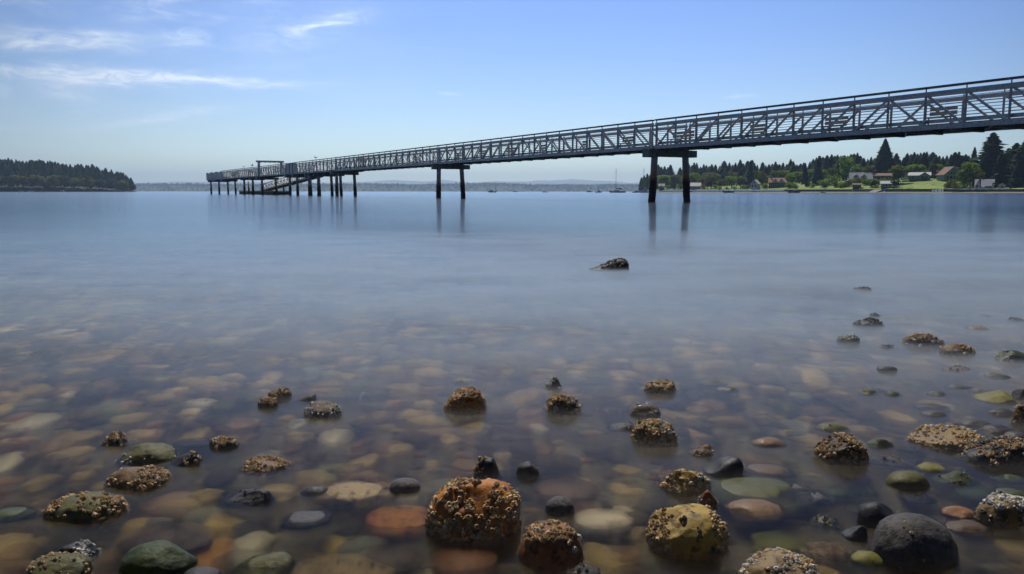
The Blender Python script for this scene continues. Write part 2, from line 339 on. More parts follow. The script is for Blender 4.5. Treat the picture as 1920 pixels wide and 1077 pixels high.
def broad_mesh(seed, n=1500, lobes=9, w=.42, z0=.22, leaf=.038):
    r = np.random.default_rng(seed); V = []; Fc = []
    L = [(np.array(((r.random()-.5)*w*1.1, (r.random()-.5)*w*1.1, z0+.15+r.random()*(.62-z0+.12))), w*(.28+.25*r.random())) for _ in range(lobes)]
    L.append((np.array((0, 0, .5)), w*.55)); L.append((np.array((0, 0, .72)), .24))
    for i in range(n):
        c, R_ = L[r.integers(len(L))]
        v = r.normal(size=3); v /= np.linalg.norm(v); p = c+v*R_*(.55+.5*r.random()**.5)*np.array((1, 1, .85))
        if p[2] < z0*.6: p[2] = z0*.6+.05*r.random()
        a = r.normal(size=3); a /= np.linalg.norm(a); b = np.cross(a, r.normal(size=3)); b /= np.linalg.norm(b); s = leaf*(.5+r.random())
        k = len(V); V += [p-a*s, p+b*s*.6, p+a*s, p-b*s*.6+v*s*.3]; Fc.append((k, k+1, k+2, k+3))
    return np_mesh('crown', V, Fc, False)
def trunk_mesh(hgt=.95, rad=.013, limbs=0, seed=1):
    m = MB(); m.tube([(0, 0, -.04), (0.003, 0, .3*hgt), (-.003, .002, .7*hgt), (0, 0, hgt)], [rad*1.25, rad, rad*.6, rad*.15], 6)
    r = random.Random(seed)
    for i in range(limbs):
        a = r.random()*6.28; z = .18+.3*r.random(); l = .15+.12*r.random()
        m.tube([(0, 0, z), (math.cos(a)*l*.5, math.sin(a)*l*.5, z+l*.7), (math.cos(a)*l, math.sin(a)*l, z+l*1.1)], [rad*.6, rad*.4, rad*.15], 5)
    return m.mesh('trunk', True)
CON = [conifer_mesh(s, 900, .21+.035*(s % 3), .35+.07*(s % 4), .2+.1*(s % 3), .08+.05*(s % 4)) for s in range(8)]
CONBIG = {'spruce': conifer_mesh(50, 2600, .33, .14, .32, .03), 'tall': conifer_mesh(51, 1000, .27, .62, .10, .1), 'dense': conifer_mesh(52, 1500, .24, .3, .25, .05)}
BRO = [broad_mesh(s, 1500, 8+s, .40+.04*(s % 3)) for s in range(5)]
SHR = [broad_mesh(20+s, 700, 6, .8, .05, .07) for s in range(4)]
TCON = trunk_mesh(); TBRO = trunk_mesh(.6, .022, 5, 3); TSHR = trunk_mesh(.4, .02, 3, 5)
def with_mat(me, m, cache={}):
    key = (me.name, m.name)
    if key not in cache:
        c = me.copy(); c.materials.clear(); c.materials.append(m); cache[key] = c
    return cache[key]
def tree(name, crown, trunk, leaf, loc, hgt, wid=1.0, label='', cat='tree', group=None):
    t = empty(name, loc, random.random()*6.28); t.scale = (hgt*wid, hgt*wid, hgt); tag(t, label, cat, group)
    link('crown', with_mat(crown, leafm[leaf]), t)
    link('trunk', with_mat(trunk, bark), t); return t
ZONES = [(1212, 'at the tip of the wooded point'), (1226, 'right behind the near left pile'), (1270, 'between the two nearest piles'), (1292, 'just right of the near right pile'), (1325, 'above the low grey shore house'), (1360, 'left of the small white gabled house'), (1400, 'just behind the small white gabled house'),
         (1435, 'right of the small white gabled house'), (1475, 'above the red gabled house'), (1515, 'right of the red gabled house'), (1550, 'above the bare stretch of seawall'), (1580, 'left of the dormered white house'), (1632, 'above the dormered white house'), (1675, 'around the lone spruce'),
         (1705, 'left above the grey blue house'), (1745, 'right above the grey blue house'), (1770, 'between the grey blue and the big gabled house'), (1803, 'above the big gabled house'), (1840, 'left of the steep white cottage'), (9999, 'right of the steep white cottage')]
def zone(u): return next(z for m_, z in ZONES if u < m_)
def hzone(u): return next(z for m_, z in ((0, 'cut by the left edge of the view'), (45, 'above the little white sailboat'), (90, 'between the sailboat and the white motorboat'), (140, 'above the bright white motorboat'), (185, 'right of the bright white motorboat'), (225, 'towards the tip of the headland'), (9999, 'at the very tip of the headland')) if u < m_)
def rtree(u, ytop, t, kind, leaf, label=None, wid=1.0, group=None, name=None, mesh=None):
    D = RD(u)+t; g = rland(u, t); p = far(u, D); hgt = max(1.2, zat(ytop, D)-g)
    if kind == 'con':
        return tree(name or 'conifer_tree', mesh or random.choice(CON), TCON, leaf, (p.x, p.y, g-.1), hgt, wid, label or ('tall back row' if t > 92 else 'lower front row')+' conifer '+zone(u), 'tree', group or (('tall back row' if t > 92 else 'lower front row')+' conifers '+zone(u) if not label else None))
    if kind == 'bro':
        return tree(name or 'broadleaf_tree', mesh or random.choice(BRO), TBRO, leaf, (p.x, p.y, g-.1), hgt, wid, label or 'round leafy tree among conifers '+zone(u), 'tree', group or ('leafy trees '+zone(u) if not label else None))
    return tree(name or 'shrub', mesh or random.choice(SHR), TSHR, leaf, (p.x, p.y, g-.1), hgt, wid, label or 'low rounded shrub on the bank, '+zone(u), 'shrub', group or ('bank shrubs '+zone(u) if not label else None))
sky_line = [(1202, 332), (1207, 328), (1213, 325), (1218, 327), (1226, 318), (1233, 308), (1239, 312), (1245, 311), (1251, 313), (1256, 308), (1274, 313), (1282, 309), (1290, 306), (1296, 309), (1300, 304), (1305, 304), (1312, 312), (1318, 307), (1323, 309), (1328, 311),
 (1333, 307), (1340, 308), (1348, 310), (1356, 301), (1361, 309), (1366, 304), (1372, 308), (1377, 304), (1386, 298), (1392, 306), (1400, 301), (1408, 299), (1413, 305), (1418, 308), (1428, 303), (1434, 309), (1440, 307), (1446, 306), (1452, 302), (1459, 307),
 (1466, 304), (1473, 307), (1480, 297), (1485, 301), (1492, 308), (1499, 306), (1505, 304), (1516, 302), (1522, 297), (1528, 294), (1534, 291), (1540, 293), (1548, 290), (1556, 288), (1562, 291), (1567, 289), (1573, 291), (1580, 290), (1586, 291), (1592, 288), (1598, 287), (1604, 285), (1610, 291),
 (1616, 295), (1624, 297), (1630, 293), (1636, 296), (1677, 286), (1684, 298), (1691, 294), (1697, 286), (1704, 288), (1710, 284), (1716, 287), (1722, 285), (1728, 284), (1733, 283), (1739, 288), (1745, 284), (1751, 289), (1757, 291), (1764, 292), (1771, 290), (1779, 288), (1786, 284), (1793, 283), (1800, 290), (1806, 288), (1812, 290)]
for i, (u, y) in enumerate(sky_line):
    rtree(u, y, 95+random.random()*45 if u > 1230 else 12+random.random()*10, 'con', 'fir' if i % 3 else 'dark', wid=1.0+.6*random.random())
for u in range(1226, 1800, 9):                  # second row, lower and nearer
    y = interp([(1226, 326), (1300, 322), (1400, 318), (1500, 314), (1600, 308), (1700, 304), (1800, 300)], u)+random.uniform(-5, 8)
    if 1560 < u < 1590 or 1640 < u < 1672: continue
    if random.random() < .35: rtree(u+random.uniform(-3, 3), y+5, 62+random.random()*20, 'bro', random.choice(['olive', 'green', 'olive']), wid=1.0+.6*random.random())
    else: rtree(u+random.uniform(-3, 3), y, 75+random.random()*20, 'con', random.choice(['fir', 'dark', 'fir']), wid=1.0+.6*random.random())
big = [
 (1655, 258, 62, 'con', 'dark', 'broad symmetrical spruce standing alone above the brown roof on the far bank', 1.15, 'spruce'),
 (1855, 246, 30, 'con', 'dark', 'tallest fir, ragged with open top, above the steep white cottage', 1.15, 'tall'),
 (1822, 274, 34, 'con', 'fir', 'pointed fir just left of the tallest ragged fir', .8, 'dense'),
 (1840, 292, 22, 'con', 'dark', 'dark full fir directly behind the steep white cottage', 1.35, 'dense'),
 (1873, 284, 24, 'con', 'dark', 'dark shaded fir right of the tallest ragged fir', 1.3, 'dense'),
 (1886, 276, 36, 'con', 'dark', 'dark fir with thin tip behind the little white shed', 1.2, 'tall'),
 (1900, 266, 30, 'con', 'dark', 'dark ragged fir near the right end of the far shore', 1.25, 'tall'),
 (1920, 258, 26, 'con', 'dark', 'dark fir cut by the right edge of the view', 1.25, 'tall'),
 (1948, 262, 26, 'con', 'dark', None, .9, 'tall'), (1985, 270, 26, 'con', 'dark', None, .9, 'dense'), (1905, 300, 18, 'con', 'dark', 'short dark fir behind the seawall at the far right', 1.2, 'dense'),
 (1405, 300, 40, 'con', 'fir', 'tall full fir just behind the small white gabled house', .95, 'dense'),
 (1508, 304, 50, 'con', 'dark', 'dark cone shaped fir right of the red gabled house', .8, 'dense'),
 (1532, 294, 36, 'con', 'dark', 'broad dark fir between the red gabled house and the dormered white house', .95, 'dense'),
 (1584, 293, 50, 'bro', 'green', 'big rounded green tree left of the dormered white house', 1.0, None),
 (1604, 305, 46, 'bro', 'green', 'yellow green tree just above the dormered roof', .8, None),
 (1625, 308, 40, 'bro', 'olive', 'thin olive tree in front of the long brown roof', .9, None),
 (1683, 311, 28, 'bro', 'olive', 'round olive tree between the brown roofed house and the grey blue house', 1.5, None),
 (1708, 306, 60, 'bro', 'green', 'bright green tree rising behind the grey blue house', 1.3, None),
 (1723, 308, 64, 'bro', 'green', 'broad green tree behind the roof ridge of the grey blue house', 1.3, None),
 (1818, 300, 16, 'bro', 'green', 'large sunlit green tree beside the big gabled house', .85, None),
 (1806, 316, 13, 'bro', 'green', 'lower green tree touching the right wall of the big gabled house', 1.0, None),
 (1830, 318, 14, 'bro', 'olive', 'shaded leafy tree left of the steep white cottage', 1.0, None),
 (1242, 326, 25, 'bro', 'green', 'light green tree between the two near piles of the pier', 1.3, None),
 (1266, 325, 22, 'bro', 'olive', 'olive domed tree right of the half hidden grey house', 1.2, None),
 (1333, 323, 30, 'bro', 'olive', 'olive tree right of the low grey shore house', 1.1, None),
 (1326, 338, 16, 'bro', 'rust', 'small reddish tree beside the low grey shore house', 1.5, None),
 (1371, 328, 26, 'bro', 'green', 'green leafy tree left of the small white gabled house', 1.3, None),
 (1388, 331, 22, 'bro', 'olive', None, 1.4, None), (1352, 336, 18, 'bro', 'olive', None, 1.5, None),
 (1430, 322, 30, 'bro', 'olive', 'tall olive tree right of the small white gabled house', .95, None),
 (1452, 320, 46, 'bro', 'olive', 'leafy tree behind the red gabled house', 1.1, None),
 (1482, 322, 24, 'bro', 'green', 'dark rounded tree touching the right side of the red gabled house', 1.0, None),
 (1462, 318, 50, 'bro', 'olive', None, 1.0, None), (1316, 330, 36, 'bro', 'olive', None, 1.2, None), (1750, 306, 66, 'bro', 'rust', 'brownish tree between the grey blue and the big gabled house', .8, None)]
for (u, y, t, k, lf, lb, wd, ms) in big:
    rtree(u, y, t, k, lf, lb, wd, mesh=CONBIG[ms] if ms else None)
for (u, y, t, lf) in [(1240, 346, 12, 'olive'), (1252, 348, 12, 'green'), (1262, 342, 16, 'olive'), (1275, 344, 15, 'olive'), (1296, 340, 24, 'olive'), (1318, 347, 13, 'olive'), (1340, 346, 14, 'green'), (1350, 350, 11, 'green'), (1362, 350, 12, 'olive'), (1376, 349, 12, 'green'),
        (1392, 347, 14, 'green'), (1402, 346, 16, 'olive'), (1432, 344, 14, 'olive'), (1478, 340, 16, 'green'), (1490, 343, 14, 'green'), (1512, 340, 20, 'dark'), (1524, 343, 18, 'green'), (1542, 338, 22, 'green'), (1548, 345, 14, 'dark'), (1560, 328, 30, 'green'),
        (1566, 338, 16, 'olive'), (1576, 340, 14, 'green'), (1590, 336, 18, 'olive'), (1600, 334, 24, 'green'), (1608, 333, 26, 'olive'), (1622, 333, 24, 'green'), (1636, 339, 13, 'dark'), (1643, 336, 16, 'green'), (1656, 333, 28, 'green'), (1668, 334, 24, 'olive'), (1676, 338, 13, 'dark'), (1732, 331, 38, 'green'),
        (1784, 337, 13, 'olive'), (1790, 341, 11, 'olive'), (1778, 342, 11, 'olive'), (1808, 334, 12, 'green'), (1894, 348, 10, 'dark'), (1848, 338, 16, 'dark'), (1866, 340, 13, 'dark')]:
    rtree(u, y, t, 'shr', lf, wid=.9+.5*random.random())
# left headland woods: each tree of its own
def ltree(u, ytop, t, kind, leaf, wid):
    D = LD(u)+t; g = lland(u, t); p = far(u, D); hgt = max(5, zat(ytop, D)-g)
    if kind == 'con': tree('conifer_tree', random.choice(CON), TCON, leaf, (p.x, p.y, g-.2), hgt, wid, ('skyline' if t > 58 or u > 240 else 'mid slope')+' conifer of the headland woods '+hzone(u), 'tree', ('skyline' if t > 58 or u > 240 else 'mid slope')+' headland conifers '+hzone(u))
    else: tree('broadleaf_tree', random.choice(BRO), TBRO, leaf, (p.x, p.y, g-.2), hgt, wid, 'leafy tree by the waterline '+hzone(u), 'tree', 'headland leafy trees '+hzone(u))
LTOP = [(-200, 296), (0, 299), (18, 296), (30, 300), (50, 300), (80, 298), (95, 301), (120, 305), (138, 309), (150, 306), (165, 307), (185, 310), (200, 315), (215, 318), (228, 321), (240, 327), (247, 330), (252, 343), (258, 352)]
for k in range(118):
    u = -46+k*2.52+random.uniform(-1, 1)
    ltree(u, interp(LTOP, u)+random.choice([0, 1, 2, 5, 7])+random.uniform(-1.5, 1.5), 60+random.random()*40 if u < 225 else 15+random.random()*20, 'con', random.choice(['dark', 'dark', 'fir']), .9+.5*random.random())
for k in range(70):
    u = -40+k*4.1+random.uniform(-1.5, 1.5)
    if u > 246: continue
    y0 = interp(LTOP, u); ltree(u, y0+(357-y0)*random.uniform(.25, .45), 28+random.random()*25, 'con', random.choice(['dark', 'fir']), .9+.5*random.random())
for k in range(64):
    u = -40+k*4.55+random.uniform(-2, 2); y0 = interp(LTOP, u)
    if u > 256: continue
    ltree(u, y0+(357-y0)*random.uniform(.45, .8), 1+random.random()*10, 'bro', random.choice(['olive', 'olive', 'fir', 'rust' if k % 3 == 0 else 'olive']), 1.0+.6*random.random())
# far woods: one mass of tiny trees, too many to count
def far_woods():
    V = []; Fc = []; r = np.random.default_rng(3)
    for i in range(7000):
        u = 160+r.random()*1600; k = r.random()**.7; D = 4300+500*k
        top = zat(interp(HP, u), 4800); hs = interp([(0, 0), (.25, .55), (.6, .85), (1, 1)], k); z = top*hs-3
        p = far(u, D); h = 9+11*r.random()*r.random()*(1.4 if r.random() < .15 else 1); w_ = 5+6*r.random(); b = len(V)
        if r.random() < .5: w_ *= 1.5; h *= .75
        a0 = r.random()*6
        for j in range(5): a = a0+j*1.2566; V.append((p.x+w_*math.cos(a)*(.7+.5*r.random()), p.y+w_*math.sin(a), z+h*.15*r.random()))
        V.append((p.x+r.normal()*1.0, p.y, z+h))
        for j in range(5): Fc.append((b+j, b+(j+1) % 5, b+5))
    return np_mesh('distant_woods', V, Fc, False)
dw = link('distant_woods', far_woods(), mat=mat('distant_foliage', (.012, .026, .026), (.03, .045, .035), scale=.01, rough=.9, island=.5))
tag(dw, 'blue hazy woods covering the hills across the sound', 'woods', kind='stuff')

# ================================================================== pier
steel = mat('galvanised_steel', (.42, .46, .50), (.56, .61, .66), scale=5, rough=.45, metal=.35, c3=(.26, .26, .26), rough2=.62)
steel_d = mat('weathered_steel', (.12, .14, .16), (.22, .24, .26), scale=2, rough=.6, metal=.3, c3=(.12, .09, .07))
woodr = mat('rail_wood', (.15, .115, .09), (.27, .22, .18), scale=3, rough=.75)
deckm = mat('deck_planks', (.12, .10, .085), (.22, .19, .16), scale=2, rough=.85)
boardm = mat('bench_boards', (.22, .22, .22), (.34, .34, .35), scale=3, rough=.8)
concrete = mat('cap_concrete', (.20, .22, .22), (.30, .32, .31), scale=2, rough=.8, c3=(.10, .11, .10), bump=.3, bscale=12)
def pile_material():
    m = bpy.data.materials.new('pile_steel'); m.use_nodes = True; nt = m.node_tree; L = nt.links; b = nt.nodes['Principled BSDF']
    g = nd(nt, 'ShaderNodeNewGeometry'); sp = nd(nt, 'ShaderNodeSeparateXYZ'); L.new(g.outputs['Position'], sp.inputs[0])
    n = nd(nt, 'ShaderNodeTexNoise', i_Scale=1.6, i_Detail=6, i_Roughness=.65); L.new(g.outputs['Position'], n.inputs['Vector'])
    z = mth(nt, 'ADD', sp.outputs[2], mth(nt, 'MULTIPLY', mth(nt, 'SUBTRACT', n.outputs[0], .5), 1.3))
    zz = mth(nt, 'DIVIDE', z, 3.2); r = nd(nt, 'ShaderNodeValToRGB'); L.new(zz, r.inputs[0]); e = r.color_ramp.elements
    e[0].position = .28; e[0].color = (.035, .030, .028, 1); e[1].position = .76; e[1].color = (.48, .54, .58, 1)
    for p, c in ((.36, (.05, .036, .030, 1)), (.43, (.24, .13, .08, 1)), (.54, (.55, .36, .26, 1)), (.66, (.42, .42, .40, 1))):
        k = e.new(p); k.color = c
    L.new(r.outputs[0], b.inputs['Base Color']); b.inputs['Roughness'].default_value = .6
    v = nd(nt, 'ShaderNodeTexVoronoi', i_Scale=22.0); L.new(g.outputs['Position'], v.inputs['Vector'])
    mr = nd(nt, 'ShaderNodeMapRange', i_1=1.2, i_2=1.7, i_3=.06, i_4=.003); L.new(z, mr.inputs[0])
    bp = nd(nt, 'ShaderNodeBump', i_Strength=.9); L.new(mr.outputs[0], bp.inputs['Distance']); L.new(v.outputs[0], bp.inputs['Height']); L.new(bp.outputs[0], b.inputs['Normal'])
    return m
pilem = pile_material()
BX, BY = .176*47.8, 47.8; SX, SY = -.499, .8666
def P(s, wv, z): return Vector((BX+SX*s+SY*wv, BY+SY*s-SX*wv, z))
def s_at(u, wv=0.0):
    r = (u-960)/F; return ((BX+SY*wv)-r*(BY-SX*wv))/(r*SY-SX)
pier = empty('fishing_pier', P(0, 1.3, 0)); tag(pier, 'long raised steel truss fishing pier standing on piles in the water', 'pier')
pier_inv = Vector(pier.location)
class PB(MB):                                    # built in world space, stored relative to the pier's base
    def part(s, name, m, parent, smooth=False):
        s.v = [(x-pier_inv.x, y-pier_inv.y, z) for x, y, z in s.v]; return s.build(name, m, parent, smooth)
W = 2.62; ZB, ZT, ZH = 3.21, 4.55, 4.80; NP = 18; SPAN = 30.5
def truss(s0, wv, detail, side):
    t = PB(); s1 = s0+SPAN; e = .12
    t.bar(P(s0+e, wv, ZB), P(s1-e, wv, ZB), .15, .19)
    root = t.part('truss', steel, pier)
    c = PB(); c.bar(P(s0+e, wv, ZT), P(s1-e, wv, ZT), .15, .17); c.part('top_chord', steel, root)
    hr = PB(); hr.bar(P(s0+e, wv-side*.02, ZH), P(s1-e, wv-side*.02, ZH), .22, .075)
    sup = PB(); lat = PB()
    for i in range(NP+1):
        s = s0+e+.06+(SPAN-2*e-.12)*i/NP
        sup.bar(P(s, wv, ZT+.085), P(s, wv, ZH-.0375), .045, .045)
        pb = PB() if detail else lat
        pb.bar(P(s, wv, ZB+.095), P(s, wv, ZT-.085), .09, .105)
        if detail: pb.part('post', steel, root)
        if i < NP:
            sn = s+(SPAN-2*e-.12)/NP; g = .10
            up = i >= NP//2                      # diagonals lean towards mid span
            a, b_ = (P(s+g, wv, ZT-.09), P(sn-g, wv, ZB+.1)) if up else (P(s+g, wv, ZB+.1), P(sn-g, wv, ZT-.09))
            # s grows to the left of the picture
            pb = PB() if detail else lat
            pb.bar(a, b_, .075, .09)
            if detail: pb.part('diagonal', steel, root)
    hr.v += sup.v; hr.f += [tuple(i+8 for i in f) for f in sup.f]; hr.part('handrail', woodr, root)
    if not detail: lat.part('lattice', steel, root)
    rb = PB(); wi = wv+side*.10
    for k in range(7): rb.bar(P(s0+.2, wi, 3.62+k*.125), P(s1-.2, wi, 3.62+k*.125), .018, .022)
    for i in range(0, NP+1, 2):
        s = s0+.2+(SPAN-.4)*i/NP; rb.bar(P(s, wi-side*.03, 3.52), P(s, wi-side*.03, 4.42), .03, .04)
    rb.part('rail_bars', steel, root)
    kb = PB(); kb.bar(P(s0+.2, wi, 3.45), P(s1-.2, wi, 3.45), .03, .15); kb.part('kick_board', woodr if side < 0 else steel, root)
    return root
def deck(s0, s1, w0=.12, w1=W-.12):
    d = PB(); n = int((s1-s0)/1.7)
    m = (w0+w1)/2; d.bar(P(s0+.03, m, 3.325), P(s1-.03, m, 3.325), (w1-w0), .05)
    root = d.part('deck', deckm, pier)
    f = PB()
    for i in range(n+1):
        s = s0+.15+(s1-s0-.3)*i/n; f.bar(P(s, w0, 3.17), P(s, w1, 3.17), .12, .22)
        if i < n and i % 2 == 0:
            s2 = s0+.15+(s1-s0-.3)*(i+1)/n; f.bar(P(s+.1, w0+.05, 3.12), P(s2-.1, w1-.05, 3.12), .07, .06)
    for wv in (w0+(w1-w0)*.3, w0+(w1-w0)*.7): f.bar(P(s0+.2, wv, 3.245), P(s1-.2, wv, 3.245), .08, .10)
    f.part('floor_beams', steel_d, root); return root
for k, s0 in enumerate((-30.5, 0, 30.5)):
    truss(s0, 0.0, k < 2, 1); truss(s0, W, k < 2, -1); deck(s0, s0+SPAN)
# boards fixed to the far side rail (seat backs for resting anglers)
for (ua, ub) in ((1730, 1780), (1538, 1580), (1400, 1430), (1258, 1297), (1165, 1184), (1091, 1101), (1011, 1024), (950, 967), (900, 913), (857, 867), (780, 790), (740, 750)):
    sa, sb = s_at(ub, W-.2), s_at(ua, W-.2); mb = PB()
    mb.bar(P(sa, W-.24, 3.98), P(sb, W-.24, 3.98), .04, .16); mb.bar(P(sa, W-.24, 4.17), P(sb, W-.24, 4.17), .04, .13)
    bench = mb.part('bench', boardm, pier)
    st = PB(); st.bar(P(sa, W-.50, 3.80), P(sb, W-.50, 3.80), .36, .05); st.part('seat', boardm, bench)
    lg = PB()
    for s in (sa+.12, sb-.12): lg.bar(P(s, W-.5, 3.35), P(s, W-.5, 3.775), .06, .06)
    lg.part('bench_frame', steel_d, bench)
def pile(s, wv, top=2.70, lean_s=0.0, lean_w=0.0, rad=.20):
    m = PB(); zs = [-4.0, -.2, .5, 1.0, 1.35, 1.5, 2.1, top]; pts = []; rd = []
    for z in zs:
        k = (top-z)/top; pts.append(P(s+lean_s*k, wv+lean_w*k, z)); rd.append(rad*(1.14 if z < 1.2 else (1.10 if z < 1.4 else 1.0)))
    # fine rings with mussel growth below the tide line
    n = 20; V = []; Fc = []; K = 44
    for i in range(K+1):
        z = -1.2+(top+1.2)*i/K if i else -4.0; k = (top-z)/top; c = P(s+lean_s*k, wv+lean_w*k, z); g = 1/(1+math.exp((z-1.42)*9))
        for j in range(n):
            a = 2*math.pi*j/n; rr = rad*(1+.10*g)+g*.035*mn.fractal(Vector((math.cos(a)*1.5+s, math.sin(a)*1.5+wv*3, z*3.0)), 1, 2, 3)
            V.append((c.x+rr*math.cos(a), c.y+rr*math.sin(a), z))
    for i in range(K):
        for j in range(n): j2 = (j+1) % n; Fc.append((i*n+j, i*n+j2, (i+1)*n+j2, (i+1)*n+j))
    Fc.append(tuple(K*n+j for j in range(n))); m.add(V, Fc)
    return m.part('pile', pilem, pier, True)
def bent(s, w0, w1, p0, p1, ls=0.0, lw0=0.0, lw1=0.0, rad=.20, ztop=3.09, s1=None):
    s1 = s if s1 is None else s1
    c = PB(); c.bar(P(s, w0, (ztop+2.68)/2), P(s1, w1, (ztop+2.68)/2), .52, ztop-2.68)
    cap = c.part('cap_beam', steel_d, pier)
    e = PB(); e.bar(P(s, w0-.02, (ztop+2.68)/2), P(s, w0+.62, (ztop+2.68)/2), .60, ztop-2.60); e.part('bearing_block', concrete, cap)
    pile(s, p0, 2.70, ls, lw0, rad); pile(s1, p1, 2.70, ls, lw1, rad)
bent(-30.5, -.62, 3.15, .05, 2.45, 0, -.1, .22)
bent(0, -.62, 3.15, .05, 2.45, 0, -.13, .22)
bent(30.5, -.55, 3.15, .05, 2.40, 0, -.05, .15)
def w_of(u, s):                                  # how far across the pier the column u lies at station s
    r = (u-960)/F; return (r*(BY+SY*s)-(BX+SX*s))/(SY+r*SX)
for (ua, ub) in ((634, 667), (600, 641), (583, 624), (561, 601), (547, 585), (478, 521), (462, 495), (415, 445), (400, 431)):
    s = s_at(ua, .1); wf = w_of(ub, s); bent(s, -.5, wf+.5, .1, wf, 0, 0, .08, .19)
# pier head: a deck with closer set railings
HS0, HS1, HW = 61.0, 157.0, 3.55
deck(HS0, HS1, .12, HW-.1)
for wv, sd_ in ((0.0, 1), (HW, -1)):
    for (sa, sb, nm) in ((HS0+.1, s_at(560), 0), (s_at(541), s_at(491), 1), (s_at(489), s_at(421), 1)) if wv == 0 else ((HS0+.1, 100, 0), (100.3, HS1-.2, 1)):
        t = PB(); t.bar(P(sa, wv, ZB), P(sb, wv, ZB), .16, .19); root = t.part('railing', steel, pier)
        t = PB(); t.bar(P(sa, wv, ZT), P(sb, wv, ZT), .14, .14); t.part('top_chord', steel, root)
        t = PB(); t.bar(P(sa, wv, ZH), P(sb, wv, ZH), .2, .07); t.part('handrail', woodr, root)
        t = PB(); n = int((sb-sa)/1.55)
        for i in range(n+1):
            s = sa+.1+(sb-sa-.2)*i/n
            t.bar(P(s, wv, ZB+.095), P(s, wv, ZT-.07), .10, .10); t.bar(P(s, wv, ZT+.07), P(s, wv, ZH-.035), .05, .05)
            if i < n:
                sn = sa+.1+(sb-sa-.2)*(i+1)/n; a, b_ = (ZT-.08, ZB+.1) if (i//5+nm) % 2 else (ZB+.1, ZT-.08)
                t.bar(P(s+.08, wv, a), P(sn-.08, wv, b_), .07, .07)
        t.part('lattice', steel, root)
        t = PB()
        for k in range(4): t.bar(P(sa, wv+sd_*.08, 3.6+k*.24), P(sb, wv+sd_*.08, 3.6+k*.24), .025, .03)
        t.part('rail_bars', steel, root)
pn = PB(); pn.bar(P(s_at(559.5), -.06, 3.96), P(s_at(542), -.06, 3.96), .10, 1.70)
solid = pn.part('side_panel', steel, pier); solid['label'] = 'solid flat panel between two lattice stretches of the pier side'
pr = PB()
for u in (542, 548, 554, 559.5): pr.bar(P(s_at(u), -.13, 3.1), P(s_at(u), -.13, 4.80), .05, .12)
pr.part('panel_rib', steel, solid)
for (ua, ub) in ((411.5, 420.5), (402.5, 411), (392.5, 402)):
    sa, sb = s_at(ub), s_at(ua); L_ = sb-sa; t = PB(); mid = (sa+sb)/2
    t.bar(P(sa, -.04, 3.28), P(sb, -.04, 3.28), .08, .34); t.bar(P(sa, -.04, 4.13), P(sb, -.04, 4.13), .08, .86)
    t.bar(P(sa, -.04, 3.575), P(mid-.7, -.04, 3.575), .08, .25); t.bar(P(mid+.5, -.04, 3.575), P(sb, -.04, 3.575), .08, .25)
    t.bar(P(sa, -.04, 4.66), P(mid-.9, -.04, 4.66), .08, .2); t.bar(P(mid+.8, -.04, 4.66), P(sb, -.04, 4.66), .08, .2)
    t.part('end_panel', steel, pier)
t = PB(); t.bar(P(HS1, 0, 3.9), P(HS1, HW, 3.9), .1, 1.5); t.part('end_panel', steel, pier)
for k, u in enumerate((406, 421, 487, 540, 555, 627)):
    t = PB(); s = s_at(u); t.bar(P(s, -.16, 2.8), P(s, -.16, 3.35), .5, .14); t.part('bracket', steel, pier)
# gantry over the gangway end
gs = s_at(491, .2); gw = w_of(532, gs)
t = PB(); t.bar(P(gs, .0-.3, 5.72), P(gs, gw+.45, 5.72), .30, .30); gr = t.part('gantry', steel, pier)
for wv in (.15, gw): t = PB(); t.bar(P(gs, wv, 3.35), P(gs, wv, 5.57), .30, .30); t.part('post', steel, gr)
t = PB()
for k in range(5): q = .5+(gw-.9)*k/4; t.bar(P(gs, q, 5.50), P(gs, q, 5.57), .14, .16)
t.part('lamp', steel_d, gr)
# gangway down to the float
gsa, gsb = s_at(600, 5.4), s_at(500, 5.4); gwv = 5.4
gang = empty('gangway', P(gsa, gwv, 2.6)); tag(gang, 'pale aluminium gangway sloping from the pier head down to the float', 'gangway')
alum = mat('aluminium', (.55, .55, .54), (.68, .67, .64), scale=4, rough=.45, metal=.1)
class GB(MB):
    def part(s, name, m, parent):
        l = gang.location; s.v = [(x-l.x, y-l.y, z-l.z) for x, y, z in s.v]; return s.build(name, m, parent)
za, zb = 2.95, .75
for wv in (gwv-.75, gwv+.75):
    t = GB(); t.bar(P(gsa, wv, za), P(gsb, wv, zb), .12, .22); rt = t.part('side_truss', alum, gang)
    t = GB(); t.bar(P(gsa, wv, za+1.15), P(gsb, wv, zb+1.15), .10, .12)
    for i in range(17):
        k = i/16; s = gsa+(gsb-gsa)*k; z = za+(zb-za)*k; t.bar(P(s, wv, z+.1), P(s, wv, z+1.1), .07, .07)
        if i < 16:
            k2 = (i+1)/16; s2 = gsa+(gsb-gsa)*k2; z2 = za+(zb-za)*k2; t.bar(P(s, wv, z+.1), P(s2, wv, z2+1.1), .05, .05)
            for q in (.35, .6, .85): t.bar(P(s, wv+.05, z+q), P(s2, wv+.05, z2+q), .02, .04)
    t.part('lattice', alum, rt)
t = GB(); t.bar(P(gsa, gwv, za+.03), P(gsb, gwv, zb+.03), 1.36, .05); t.part('deck', deckm, gang)
fl_a, fl_b = s_at(532, 6.0), s_at(466, 6.0)
fl = empty('float', P((fl_a+fl_b)/2, 6.0, 0)); tag(fl, 'low dark floating landing stage at the foot of the gangway', 'float')
fp = Vector(fl.location)
def fpart(mb, name, m, parent): mb.v = [(x-fp.x, y-fp.y, z-fp.z) for x, y, z in mb.v]; return mb.build(name, m, parent)
t = MB(); t.bar(P(fl_a, 6, .58), P(fl_b, 6, .58), 3.4, .10); fpart(t, 'deck', deckm, fl)
